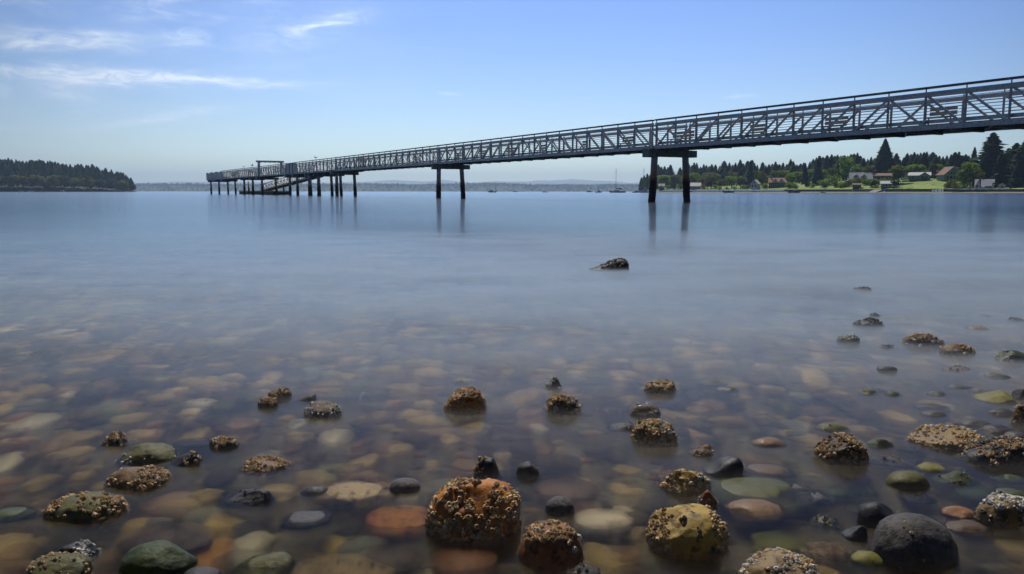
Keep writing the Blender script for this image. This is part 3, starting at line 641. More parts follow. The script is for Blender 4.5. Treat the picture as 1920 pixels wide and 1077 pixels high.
t = MB(); t.bar(P(fl_a, 6, .24), P(fl_b, 6, .24), 3.2, .56); fpart(t, 'hull', mat('float_black', (.015, .015, .016), (.03, .03, .03), rough=.7), fl)
t = MB()
for wv in (4.5, 7.5):
    t.bar(P(fl_a, wv, .70), P(fl_b, wv, .70), .12, .10)
fpart(t, 'edge_beam', mat('float_rust', (.12, .055, .03), (.2, .1, .06), rough=.8), fl)
for (u, wv) in ((535, 7.9), (470, 4.1)):
    s = s_at(u, wv); t = MB(); t.tube([P(s, wv, -3), P(s, wv, 2.7)], .17, 12); o = t.build('mooring_pile', pilem, None, True)
    tag(o, 'single steel guide pile %s the float' % ('behind the right end of' if wv > 5 else 'in front of the left end of'), 'pile')
# gulls on the handrail
def gull(u, label, flip):
    s = s_at(u); p = P(s, 0, ZH+.045); m = MB(); f = flip
    pts = [(-.34, 0, .17), (-.22, 0, .17), (-.08, 0, .18), (.06, 0, .20), (.15, 0, .24), (.19, 0, .31), (.235, 0, .35), (.29, 0, .345), (.33, 0, .33)]
    m.tube([(x*f*1.6, y, z*1.6) for x, y, z in pts], [.01, .05, .10, .11, .09, .06, .065, .035, .008], 10)
    for yy in (-.05, .05): m.tube([(.02*f, yy, .16), (.02*f, yy, -.002)], .012, 5)
    o = m.build('gull', mat('gull_white', (.75, .75, .74), (.8, .8, .8), rough=.8), None, True); o.location = p; o.rotation_euler = (0, 0, R(120))
    w_ = MB(); w_.tube([(-.50*f, .10, .27), (-.2*f, .17, .34), (.12*f, .14, .36)], [.01, .06, .03], 8); w_.tube([(-.50*f, -.10, .27), (-.2*f, -.17, .34), (.12*f, -.14, .36)], [.01, .06, .03], 8)
    w_.build('wing', mat('gull_grey', (.3, .31, .33), (.36, .37, .4), rough=.8), o, True)
    tag(o, label, 'bird')
gull(462, 'white gull on the pier rail left of the gantry, the farther of two', 1)
gull(478, 'white gull perched on the pier rail closest to the gantry', -1)
gull(596, 'white gull on the handrail right of the solid side panel', 1)

# ================================================================== boats
white = mat('boat_white', (.62, .63, .64), (.72, .72, .72), scale=1, rough=.35)
navy = mat('boat_navy', (.03, .04, .07), (.05, .06, .09), scale=1, rough=.35)
maroon = mat('boat_maroon', (.10, .03, .04), (.14, .05, .05), scale=1, rough=.35)
glassd = mat('dark_glass', (.02, .025, .03), (.03, .035, .04), rough=.08)
greenc = mat('green_canvas', (.02, .10, .07), (.03, .14, .10), rough=.8)
bluec = mat('blue_canvas', (.02, .09, .35), (.03, .14, .45), rough=.8)
alu2 = mat('mast_metal', (.18, .19, .21), (.28, .29, .31), rough=.4, metal=.5)
def hull_mb(L_, B, Hf, sheer=.3):
    m = MB(); ns = 12; nr = 7; V = []
    for i in range(ns+1):
        k = i/ns; x = -L_/2+L_*k; b = B/2*(1-max(0, (k-.35)/.65)**2.2)*(.8+.2*min(1, k/.3)); top = Hf*(1+sheer*k*k); keel = -.18*Hf+(.9*Hf)*max(0, (k-.85)/.15)
        for j in range(nr):
            a = math.pi*j/(nr-1); yy = -math.cos(a)*b; q = math.sin(a)**.6; V.append((x, yy*(1 if j in (0, nr-1) else .96), top+(keel-top)*q))
    Fc = [(i*nr+j, (i+1)*nr+j, (i+1)*nr+j+1, i*nr+j+1) for i in range(ns) for j in range(nr-1)]
    Fc.append(tuple(range(nr))); Fc += [(i*nr, i*nr+nr-1, (i+1)*nr+nr-1, (i+1)*nr) for i in range(ns)]
    return m.add(V, Fc)
def cabin_mb(x0, x1, w_, z0, h, slope=.5):
    m = MB(); m.prism([(x0, z0), (x1+slope*h, z0), (x1, z0+h), (x0+.1*h, z0+h)], -w_/2, w_/2); return m
def sailboat(u, D, L_, mast, rz, cover, label, hm=white, coverbig=False):
    p = far(u, D); b = empty('sailboat', (p.x, p.y, 0), rz); tag(b, label, 'sailboat')
    hull_mb(L_, L_*.3, L_*.095).build('hull', hm, b, True)
    cb = cabin_mb(-L_*.15, L_*.16, L_*.16, L_*.095, L_*.06).build('cabin', white, b)
    t = MB()
    for sy in (-1, 1): t.box((0.02*L_, sy*L_*.081, L_*.128), (L_*.22, .02, L_*.022))
    t.build('window', glassd, cb)
    mt = MB().tube([(L_*.08, 0, L_*.1), (L_*.08, 0, mast)], .10, 8).build('mast', alu2, b)
    t = MB()
    for (x, y) in ((L_*.49, 0), (-L_*.48, 0), (L_*.06, L_*.13), (L_*.06, -L_*.13)): t.tube([(L_*.08, 0, mast*.98), (x, y, L_*.1)], .018, 4)
    t.bar((L_*.08, -L_*.07, mast*.62), (L_*.08, L_*.07, mast*.62), .05, .05); t.build('stay', alu2, mt)
    MB().tube([(L_*.08, 0, L_*.22), (-L_*.32, 0, L_*.23)], .07, 6).build('boom', alu2, b)
    if cover:
        t = MB(); t.tube([(L_*.07, 0, L_*.25), (-L_*.1, 0, L_*.255), (-L_*.3, 0, L_*.245)], [L_*.03, L_*.026, L_*.015], 8); t.build('sail_cover', cover, b, True)
        t = MB(); t.prism([(-L_*.34, L_*.19), (-L_*.12, L_*.19), (-L_*.14, L_*.225), (-L_*.32, L_*.225)], -L_*.11, L_*.11)
        for x in (-L_*.33, -L_*.13):
            for y in (-L_*.1, L_*.1): t.bar((x, y, L_*.1), (x, y, L_*.19), .04, .04)
        t.build('canopy', cover, b)
    return b
def motorboat(u, D, L_, rz, label, hm=white, cab=True, name='motorboat', outboard=True):
    p = far(u, D); b = empty(name, (p.x, p.y, 0), rz); tag(b, label, 'boat')
    hull_mb(L_, L_*.36, L_*.13, .5).build('hull', hm, b, True)
    if cab:
        c = cabin_mb(-L_*.12, L_*.14, L_*.25, L_*.13, L_*.16, .6).build('cabin', white, b)
        t = MB()
        for sy in (-1, 1): t.box((0, sy*L_*.127, L_*.235), (L_*.2, .02, L_*.05))
        t.box((L_*.205, 0, L_*.235), (.02, L_*.2, L_*.05)); t.build('window', glassd, c)
        MB().box((0, 0, L_*.31), (L_*.34, L_*.28, L_*.02)).build('roof', white, b)
    else:
        t = MB(); t.prism([(-L_*.02, L_*.13), (L_*.12, L_*.13), (L_*.02, L_*.22), (0, L_*.22)], -L_*.14, L_*.14); t.build('windscreen', glassd, b)
    if outboard:
        t = MB(); t.prism([(-L_*.56, L_*.06), (-L_*.5, L_*.06), (-L_*.5, L_*.22), (-L_*.55, L_*.24)], -L_*.04, L_*.04); t.build('outboard_motor', navy, b)
    return b
sailboat(1157, 462, 9.6, zat(316, 462), R(168), greenc, 'white sailboat with green sail cover moored in open water left of the near piles')
sailboat(1209, 470, 9.8, zat(315, 470), R(172), bluec, 'white sailboat with bright blue cover half hidden by the near left pile')
sailboat(965.5, 900, 5.5, zat(344, 900), R(200), None, 'tiny distant sailboat with bare mast right of the middle pier bent', navy)
motorboat(922, 520, 5.6, R(172), 'small white cabin motorboat between the middle and the near pier bents')
motorboat(1122, 500, 4.4, R(8), 'small white cabin boat just left of the green covered sailboat', outboard=False)
motorboat(1105, 800, 5.4, R(175), 'faint grey blue motorboat farthest out near the moored sailboats', alu2)
motorboat(1022, 560, 3.6, R(175), 'tiny low open skiff alone on the water left of the sailboats', navy, cab=False, name='skiff', outboard=False)
motorboat(1192, 480, 4.0, R(10), 'small brownish motorboat at the bow of the blue covered sailboat', maroon, outboard=False)
motorboat(1365, 475, 6.6, R(176), 'dark speedboat with pale trim floating off the white gabled house', navy, cab=False, name='speedboat')
motorboat(1490, 440, 7.0, R(3), 'long low maroon speedboat below the red gabled house', maroon, cab=False, name='speedboat')
motorboat(1543, 425, 2.6, R(175), 'small dark dinghy by the seawall between the speedboats and ramp', navy, cab=False, name='dinghy', outboard=False)
motorboat(118, 850, 5.5, R(172), 'bright white motorboat moored under the wooded headland')
sailboat(57, 855, 6.0, zat(343, 855), R(175), None, 'little white sailboat moored under the headland at far left', white)
motorboat(40, 860, 5.0, R(5), 'low pale boat beside the little sailboat under the headland', white, cab=False, outboard=False)

# ================================================================== houses on the far shore
hm = {
 'white': mat('white_siding', (.55, .56, .57), (.64, .64, .64), scale=2, rough=.7),
 'grey': mat('grey_siding', (.20, .22, .24), (.27, .29, .31), scale=2, rough=.8),
 'blue': mat('grey_blue_siding', (.16, .21, .27), (.21, .27, .33), scale=2, rough=.8),
 'brown': mat('brown_siding', (.12, .085, .06), (.17, .12, .09), scale=2, rough=.85),
 'dark': mat('dark_siding', (.05, .05, .06), (.08, .08, .09), scale=2, rough=.85),
 'rgrey': mat('grey_shingles', (.20, .21, .23), (.30, .31, .33), scale=3, rough=.9),
 'rlight': mat('pale_shingles', (.34, .35, .38), (.44, .45, .48), scale=3, rough=.85),
 'rbrown': mat('brown_shingles', (.12, .07, .05), (.19, .12, .09), scale=3, rough=.9),
 'rred': mat('red_shingles', (.19, .10, .09), (.27, .16, .14), scale=3, rough=.9),
 'trim': mat('white_trim', (.62, .63, .64), (.7, .7, .7), rough=.6), 'stone': mat('chimney_stone', (.13, .13, .14), (.26, .25, .25), scale=3, rough=.9)}
def gable_house(name, u, t, ww, wd, wh, rh, wall, roof, label, rz=0.0, axis='x', wins=(), chim=None, z=None, parent=None, door=None, cat='house', over=.45):
    """width ww across the view, depth wd; axis x: the ridge runs across, y: the gable faces the water"""
    if parent is None:
        p = far(u, RD(u)+t); g = rland(u, t) if z is None else z
        b = empty(name, (p.x, p.y, g-.2), -math.atan2(p.x, p.y)+rz); tag(b, label, cat)
    else: b = parent
    m = MB()
    if axis == 'y': m.prism([(-ww/2, 0), (ww/2, 0), (ww/2, wh), (0, wh+rh), (-ww/2, wh)], -wd/2, wd/2)
    else: m.add([(y, x, z_) for (y, x, z_) in []], []); m.prism([(-wd/2, 0), (wd/2, 0), (wd/2, wh), (0, wh+rh), (-wd/2, wh)], -ww/2, ww/2); m.v = [(-y, x, z_) for x, y, z_ in m.v]
    m.build('wall', hm[wall], b)
    r = MB(); th = .22; hw = (ww if axis == 'y' else wd)/2; k = rh/hw; o = over
    L_ = (wd if axis == 'y' else ww)/2+over
    poly = [(-hw-o, wh-o*k+.03), (0, wh+rh+.03), (hw+o, wh-o*k+.03), (hw+o, wh-o*k+.03+th), (0, wh+rh+.03+th), (-hw-o, wh-o*k+.03+th)]
    r.prism(poly, -L_, L_)
    if axis != 'y': r.v = [(-y, x, z_) for x, y, z_ in r.v]
    rf = r.build('roof', hm[roof], b)
    if axis == 'y':
        e = MB(); e.prism([(-hw-o, wh-o*k-.02), (0, wh+rh-.02), (hw+o, wh-o*k-.02), (hw+o, wh-o*k+.26+th*.2), (0, wh+rh+.26+th*.2), (-hw-o, wh-o*k+.26+th*.2)], -L_-.06, -L_-.005); e.build('barge_board', hm['trim'], rf)
    for (x, z0, w_, h_) in wins:
        f = MB(); f.box((x, -wd/2-.02, z0+h_/2), (w_+.24, .10, h_+.24)); fr = f.build('window', hm['trim'], b)
        g_ = MB(); g_.box((x, -wd/2-.075, z0+h_/2), (w_, .02, h_)); g_.build('pane', glassd, fr)
    if door:
        x, w_, h_ = door; f = MB(); f.box((x, -wd/2-.03, h_/2+.2), (w_, .1, h_)); f.build('door', hm['dark'], b)
    if chim:
        x, y, h_, cw = chim; c = MB(); c.box((x, y, (wh+h_)/2+.2), (cw, cw, wh+h_)); c.build('chimney', hm['stone'], b)
    return b
gable_house('house', 1240, 14, 4.5, 6, 3.4, 1.8, 'white', 'rgrey', 'small grey house half hidden by trees between the near piles', axis='x', wins=((-1, 1.2, .8, .9), (1, 1.2, .8, .9)))
b = gable_house('house', 1301, 14, 9.5, 8, 2.6, 2.4, 'grey', 'rlight', 'low grey house with wide pale roof right of the near piles', axis='x', wins=((-3, .9, 1.2, 1.0), (0, .9, 1.2, 1.0), (3, .9, 1.2, 1.0)))
b = gable_house('house', 1416, 13, 4.6, 7, 3.6, 2.4, 'white', 'rlight', 'small white gabled house with pale roof near the water edge', axis='y', wins=((-.9, 1.6, .9, 1.2), (.9, 1.6, .9, 1.2), (0, 4.0, .7, .7)), rz=R(-14))
b = gable_house('house', 1457, 26, 10.5, 8, 3.4, 2.8, 'dark', 'rred', 'red gabled house with two peaks among the trees', axis='x', wins=((-3.6, .9, 1.3, 1.2), (-1, .9, 1.3, 1.2), (2, .9, 1.6, 1.4)), chim=(-4.2, 0, 5, .7))
for x in (-1.4, 2.4):
    g = MB(); g.prism([(x-1.7, 3.3), (x+1.7, 3.3), (x, 5.7)], -4.9, -.5); d = g.build('gable', hm['trim'], b)
    g = MB(); g.prism([(x-2.0, 3.1), (x, 5.75), (x+2.0, 3.1), (x+2.0, 3.35), (x, 6.0), (x-2.0, 3.35)], -5.2, -.4); g.build('roof', hm['rred'], d)
    g = MB(); g.box((x, -4.93, 4.1), (.8, .04, .8)); g.build('pane', glassd, d)
b = gable_house('house', 1612, 34, 11.5, 8, 2.6, 3.6, 'white', 'rgrey', 'white house with grey roof and two pale dormers', axis='x', wins=((-4, .8, 1.2, 1.2), (-1.5, .8, 1.2, 1.2), (1.5, .8, 1.2, 1.2), (4, .8, 1.4, 1.4)), rz=R(6))
for x in (-2.8, 1.3):
    g = MB(); g.prism([(x-1.1, 2.9), (x+1.1, 2.9), (x+1.1, 4.4), (x, 5.4), (x-1.1, 4.4)], -3.6, -.6); d = g.build('dormer', hm['white'], b)
    g = MB(); g.prism([(x-1.4, 4.2), (x, 5.45), (x+1.4, 4.2), (x+1.4, 4.38), (x, 5.63), (x-1.4, 4.38)], -3.8, -.5); g.build('roof', hm['rlight'], d)
    g = MB(); g.box((x, -3.63, 3.9), (1.0, .04, .9)); g.build('pane', glassd, d)
g = MB(); g.prism([(-8.3, 0), (-5.6, 0), (-5.6, 2.6), (-8.3, 1.5)], -2.5, 2.5); g.build('annex', hm['rlight'], b)
b = gable_house('house', 1649, 44, 11.5, 8, 2.7, 1.4, 'brown', 'rbrown', 'long low brown house under the lone spruce', axis='x', wins=((-4, .8, 1.6, 1.2), (-1, .8, 1.8, 1.3), (3.4, .8, 1.6, 1.2)), door=(1.2, 1.0, 2.1))
b = gable_house('house', 1722, 42, 10.5, 8, 2.5, 1.6, 'blue', 'rlight', 'grey blue house with pale roof at the top of the lawn', axis='x', wins=((-3.2, .8, 1.5, 1.2), (2.0, .8, 1.3, 1.2)), chim=(-6.4, 0, 2.4, 1.0))
g = MB(); g.prism([(.2, 0), (4.8, 0), (4.8, 2.5), (2.5, 4.0), (.2, 2.5)], -5.4, -4.05); g2 = g.build('gable_wing', hm['blue'], b)
g = MB(); g.prism([(-.3, 2.2), (2.5, 4.05), (5.3, 2.2), (5.3, 2.42), (2.5, 4.27), (-.3, 2.42)], -5.8, -2); g.build('roof', hm['rlight'], g2)
for x in (1.5, 3.5): g = MB(); g.box((x, -5.43, 1.5), (1.1, .04, 1.3)); g.build('pane', glassd, g2)
g = MB(); g.box((-7.2, 0, 1.0), (3.2, 4, 2.0)); g.build('deck', hm['trim'], b)
b = gable_house('house', 1777, 40, 8.6, 9, 3.0, 3.9, 'blue', 'rbrown', 'big gabled blue white house with steep brown roof at the lawn', axis='y', wins=((-2.6, .7, 1.2, 1.7), (-.9, .7, 1.2, 1.7), (.9, .7, 1.2, 1.7), (2.6, .7, 1.2, 1.7), (-.8, 3.2, 1.0, 1.2), (.8, 3.2, 1.0, 1.2)), rz=R(24))
g = MB(); g.prism([(4.3, 0), (8.6, 0), (8.6, 2.4), (4.3, 3.0)], -2, 4); w2 = g.build('side_wing', hm['blue'], b)
g = MB(); g.prism([(4.1, 3.6), (9.0, 2.5), (9.0, 2.72), (4.1, 5.6)], -2.4, 4.4); g.build('roof', hm['rbrown'], w2)
b = gable_house('boathouse', 1661, 13, 5.2, 5, 2.2, 1.3, 'blue', 'rlight', 'small dark blue boathouse with white trim by the ramp', axis='x', wins=((-1.6, .9, .9, .8), (0, .9, .9, .8), (1.6, .9, .9, .8)), cat='boathouse')
b = gable_house('shed', 1606, 12, 4.2, 4, 2.0, .7, 'dark', 'rbrown', 'small dark shed on the seawall below the dormered house', axis='x', wins=((-.9, .9, .8, .7), (.9, .9, .8, .7)), cat='shed')
b = gable_house('cottage', 1845, 12, 7.6, 6, .8, 3.5, 'white', 'rlight', 'steep roofed white cottage with a stone chimney below the tallest fir', axis='x', wins=(), chim=(-1.9, -3.3, 4.0, .9), cat='cottage', over=.3)
g = MB(); g.prism([(-4.6, 0), (-.9, 0), (-2.5, 4.0)], -3.9, -2.9); gg = g.build('gable', hm['white'], b)
for (x, z0, w_, h_) in ((-3.0, .6, .7, 1.1), (-1.7, .6, .5, 1.0)): g = MB(); g.box((x, -3.93, z0+h_/2), (w_, .04, h_)); g.build('pane', glassd, gg)
g = MB(); g.box((1.6, -3.03, .75), (3.0, .05, 1.0)); g.build('window', glassd, b)
b = gable_house('shed', 1878, 12, 2.6, 2.6, 1.5, .8, 'white', 'rlight', 'tiny white shed right of the steep roofed cottage', axis='y', wins=((0, .5, .8, .7),), cat='shed')
# flags
def flagpole(u, t, ytop, c1, label, fw=1.6):
    p = far(u, RD(u)+t); g = rland(u, t); h = zat(ytop, RD(u)+t)-g; b = empty('flagpole', (p.x, p.y, g)); tag(b, label, 'flagpole')
    MB().tube([(0, 0, -.2), (0, 0, h)], [.06, .04], 8).build('pole', hm['trim'], b)
    m = MB(); n = 8; V = []
    for i in range(n+1):
        for z in (0, -.95): V.append((-fw*i/n-.05, .09*math.sin(i*1.1), h-.1+z-.12*i/n)); V.append((-fw*i/n-.05, .09*math.sin(i*1.1)+.02, h-.1+z-.12*i/n))
    Fc = [(i*4, i*4+4, i*4+6, i*4+2) for i in range(n)]+[(i*4+1, i*4+3, i*4+7, i*4+5) for i in range(n)]
    m.add(V, Fc); m.build('flag', c1, b)
def stripes(name, a, b_):
    m = bpy.data.materials.new(name); m.use_nodes = True; nt = m.node_tree; L = nt.links; bs = nt.nodes['Principled BSDF']
    tc = nd(nt, 'ShaderNodeTexCoord'); s_ = nd(nt, 'ShaderNodeSeparateXYZ'); L.new(tc.outputs['Object'], s_.inputs[0])
    k = mth(nt, 'GREATER_THAN', mth(nt, 'FRACT', mth(nt, 'MULTIPLY', s_.outputs[2], 3.5)), .5)
    mx = nd(nt, 'ShaderNodeMix', data_type='RGBA'); L.new(k, mx.inputs[0]); mx.inputs[6].default_value = (*a, 1); mx.inputs[7].default_value = (*b_, 1); L.new(mx.outputs[2], bs.inputs[0]); return m
flagpole(1759, 36, 318, stripes('striped_flag_cloth', (.55, .10, .10), (.7, .7, .7)), 'flagpole with red and white striped flag left of the big gabled house')
flagpole(1821, 10, 341, mat('red_flag_cloth', (.45, .12, .12), (.5, .2, .2), rough=.8), 'flagpole with small red flag by the steep roofed cottage', 1.0)
# seawall, ramp, jetty
wall_m = mat('seawall_stone', (.055, .055, .055), (.12, .115, .11), scale=.5, rough=.95, c3=(.035, .035, .04), bump=.6, bscale=3)
wall_l = mat('seawall_concrete', (.15, .15, .16), (.22, .22, .23), scale=.4, rough=.9, c3=(.10, .10, .11))
def seawall(u0, u1, m, label, zt=2.05, t0=8.0):
    cols = int((u1-u0)/5)+1; V = []
    for i in range(cols):
        u = u0+(u1-u0)*i/(cols-1); D = RD(u); jj = .12*mn.noise(Vector((u*.2, 0, 0)))
        for (t, z) in ((t0, -.2), (t0+.12, zt+jj), (t0+.75, zt+jj), (t0+.75, -.2)): p = far(u, D+t); V.append((p.x, p.y, z))
    Fc = [(i*4+j, (i+1)*4+j, (i+1)*4+(j+1) % 4, i*4+(j+1) % 4) for i in range(cols-1) for j in range(4)]+[(0, 1, 2, 3), tuple((cols-1)*4+j for j in (3, 2, 1, 0))]
    mb = MB().add(V, Fc); c = far((u0+u1)/2, RD((u0+u1)/2)+t0); mb.v = [(x-c.x, y-c.y, z) for x, y, z in mb.v]
    o = mb.build('seawall', m); o.location = (c.x, c.y, 0); tag(o, label, 'seawall'); return o
seawall(1236, 1470, wall_m, 'low dark stone seawall along the wooded shore left of the speedboats', 1.15)
seawall(1470.5, 1597, wall_m, 'dark stone seawall between the red gabled house and the dark shed', 1.9)
seawall(1597.5, 1640, wall_l, 'pale concrete seawall under the small dark shed')
seawall(1658.5, 1747, wall_m, 'dark seawall below the open lawn')
seawall(1768.5, 2250, wall_m, 'long dark seawall in front of the steep roofed cottage', 1.9)
def ramp():
    V = []
    for u, t, z in ((1626, 2, .22), (1641, 2, .22), (1658, 9.5, 2.1), (1641, 9.5, 2.1)):
        p = far(u, RD(u)+t); V += [(p.x, p.y, z), (p.x, p.y, z-1.0)]
    m = MB().add(V, [(0, 2, 4, 6), (1, 7, 5, 3), (0, 1, 3, 2), (2, 3, 5, 4), (4, 5, 7, 6), (6, 7, 1, 0)]); o = m.build('boat_ramp', wall_l); tag(o, 'pale concrete boat ramp beside the dark blue boathouse', 'ramp')
ramp()
def jetty(ua, ub, t, z, label, npost, wood):
    c = far((ua+ub)/2, RD(ua)+t); b = empty('jetty', (c.x, c.y, 0), -math.atan2(c.x, c.y)); tag(b, label, 'jetty'); L_ = (ub-ua)/F*c.y*1.1
    MB().box((0, 0, z), (L_, 2.6, .22)).build('deck', wood, b)
    for i in range(npost):
        x = -L_/2+.2+(L_-.4)*i/(npost-1); m = MB(); m.tube([(x, -1.1, -.5), (x, -1.1, z+.05)], .17, 8); m.build('post', wood, b, True)
dockw = mat('dock_wood', (.06, .05, .045), (.12, .10, .09), scale=2, rough=.9)
jetty(1747, 1769, 6.6, 2.05, 'dark timber landing on posts in the gap of the seawall', 5, dockw)
jetty(1790, 1826, 3.2, 1.1, 'low timber walkway on short posts below the long seawall', 7, dockw)
# ================================================================== rocks
import bmesh
def ico(level, cache={}):
    if level not in cache:
        bm = bmesh.new(); bmesh.ops.create_icosphere(bm, subdivisions=level, radius=1.0)
        V = np.array([v.co[:] for v in bm.verts]); Fc = np.array([[v.index for v in f.verts] for f in bm.faces]); bm.free(); cache[level] = (V, Fc)
    return cache[level]
def rock_verts(level, seed, kind='round', amp=.08, fine=.02):
    V, Fc = ico(level); V = V.copy(); r = np.random.default_rng(seed)
    e = {'ball': .95, 'round': .95, 'dome': .72, 'block': .62, 'wedge': .7, 'slab': .7, 'crag': .8}[kind]
    V = np.sign(V)*np.abs(V)**e
    nplanes = {'ball': 1, 'round': 5, 'dome': 3, 'block': 9, 'wedge': 9, 'slab': 7, 'crag': 14}[kind]
    for _ in range(nplanes):
        n = r.normal(size=3); n /= np.linalg.norm(n); d = .74+.2*r.random() if kind != 'crag' else .62+.3*r.random(); q = V@n-d; V -= np.outer(np.maximum(q, 0)*.85, n)
    if kind in ('crag', 'block'): V[:, :2] *= (1-(.30 if kind == 'crag' else .04)*np.maximum(V[:, 2:3], -.3))
    if kind == 'wedge': V[:, 2] *= (.62+.42*V[:, 0])
    off = Vector((seed*3.1, seed*1.7, 0)); N = V/np.linalg.norm(V, axis=1, keepdims=True); out = np.empty(len(V))
    for i, p in enumerate(V):
        q = Vector(p)+off; out[i] = amp*(mn.fractal(q*1.1, 1.0, 2.0, 3))+fine*mn.fractal(q*5.0, .8, 2.1, 4)
    return V+N*out[:, None], Fc
def rmat(name, c1, c2, c3=None, scale=9, bump=.5, bscale=110, rough=.45, coat=.06, r2=.7):
    return mat('rock_'+name, c1, c2, spec=.14, scale=scale, rough=rough, bump=bump, bscale=bscale, c3=c3, coat=coat, detail=8, rough2=r2)
RM = {
 'dark': rmat('dark', (.022, .022, .026), (.055, .052, .055), (.015, .015, .018)),
 'black': rmat('black', (.012, .012, .015), (.03, .03, .035), rough=.3),
 'charcoal': rmat('charcoal', (.040, .037, .036), (.085, .078, .075), (.028, .026, .026), scale=22, bump=.9, bscale=130, rough=.42),
 'brown': rmat('brown', (.075, .045, .022), (.16, .095, .045), (.035, .025, .018)),
 'dbrown': rmat('dbrown', (.045, .03, .02), (.09, .06, .04), (.02, .016, .014)),
 'orange': rmat('orange', (.22, .065, .010), (.45, .19, .035), (.06, .022, .010), scale=14),
 'rust': rmat('rust', (.13, .055, .022), (.22, .10, .045), (.06, .03, .018), scale=16, rough=.4),
 'yellow': rmat('yellow', (.20, .135, .030), (.36, .25, .065), (.075, .05, .015), scale=16, rough=.45),
 'tan': rmat('tan', (.135, .088, .036), (.23, .165, .075), (.065, .045, .022), scale=14),
 'pink': rmat('pink', (.10, .058, .032), (.16, .10, .058), (.07, .045, .03), scale=8, bump=.25),
 'olive': rmat('olive', (.045, .045, .014), (.095, .088, .028), (.025, .028, .014)),
 'green': rmat('green', (.020, .030, .012), (.045, .062, .018), (.012, .014, .008)),
 'ygreen': rmat('ygreen', (.085, .082, .012), (.16, .145, .024), (.05, .06, .015)),
 'greygreen': rmat('greygreen', (.040, .045, .016), (.078, .078, .030), (.03, .03, .016), scale=6, bump=.25),
 'grey': rmat('grey', (.09, .095, .095), (.16, .16, .155), (.05, .05, .052)),
 'pale': rmat('pale', (.42, .34, .20), (.58, .50, .34), (.30, .22, .12), scale=6, bump=.2)}
barn_b = mat('barnacle_brown', (.24, .155, .070), (.46, .32, .17), scale=60, rough=.6, island=.35, spec=.2, bump=.5, bscale=600)
barn_w = mat('barnacle_white', (.30, .28, .24), (.52, .50, .46), scale=60, rough=.6, island=.25, spec=.25, bump=.5, bscale=600)
barn_d = mat('barnacle_dark', (.035, .028, .022), (.10, .08, .055), scale=60, rough=.5, island=.6, bump=.5, bscale=600)
BM_ = {'b': barn_b, 'w': barn_w, 'd': barn_d}
def barnacles(V, Fc, n, rad, seed, cond, jit=.5, k=7):
    r = np.random.default_rng(seed+900); T = V[Fc]; N = np.cross(T[:, 1]-T[:, 0], T[:, 2]-T[:, 0]); A = np.linalg.norm(N, axis=1); N = N/np.maximum(A, 1e-12)[:, None]; C = T.mean(1)
    ok = np.array([cond(c, m) for c, m in zip(C, N)]); idx = np.nonzero(ok)[0]
    if len(idx) == 0: return None
    pick = r.choice(idx, size=n, p=A[idx]/A[idx].sum()); ang = np.linspace(0, 2*math.pi, k, endpoint=False); OV = []; OF = []
    prof = ((1.0, -.25), (.86, .35), (.52, .85), (.40, .80), (.28, .35))
    for j, i in enumerate(pick):
        w_ = r.random(3); w_ /= w_.sum(); c = (T[i]*w_[:, None]).sum(0); nn = N[i]+r.normal(size=3)*.13; nn /= np.linalg.norm(nn)
        a = np.cross(nn, (0, 0, 1) if abs(nn[2]) < .9 else (1, 0, 0)); a /= np.linalg.norm(a); b = np.cross(nn, a)
        R_ = rad*(1-jit+2*jit*r.random()**1.6); hh = R_*(.6+.5*r.random()); base = len(OV)*0+j*(len(prof)*k+1)
        wob = 1+.09*r.normal(size=k)
        for (pr, ph) in prof:
            for q in range(k): OV.append(c+(a*math.cos(ang[q])+b*math.sin(ang[q]))*R_*pr*wob[q]+nn*hh*ph*(1+.1*(q % 2)))
        OV.append(c+nn*hh*.3)
        for L_ in range(len(prof)-1):
            for q in range(k):
                q2 = (q+1) % k; OF.append((base+L_*k+q, base+L_*k+q2, base+(L_+1)*k+q2)); OF.append((base+L_*k+q, base+(L_+1)*k+q2, base+(L_+1)*k+q))
        for q in range(k): OF.append((base+(len(prof)-1)*k+q, base+(len(prof)-1)*k+(q+1) % k, base+len(prof)*k))
    me = np_mesh('barnacles', OV, OF, False); return me
ROCKS = []
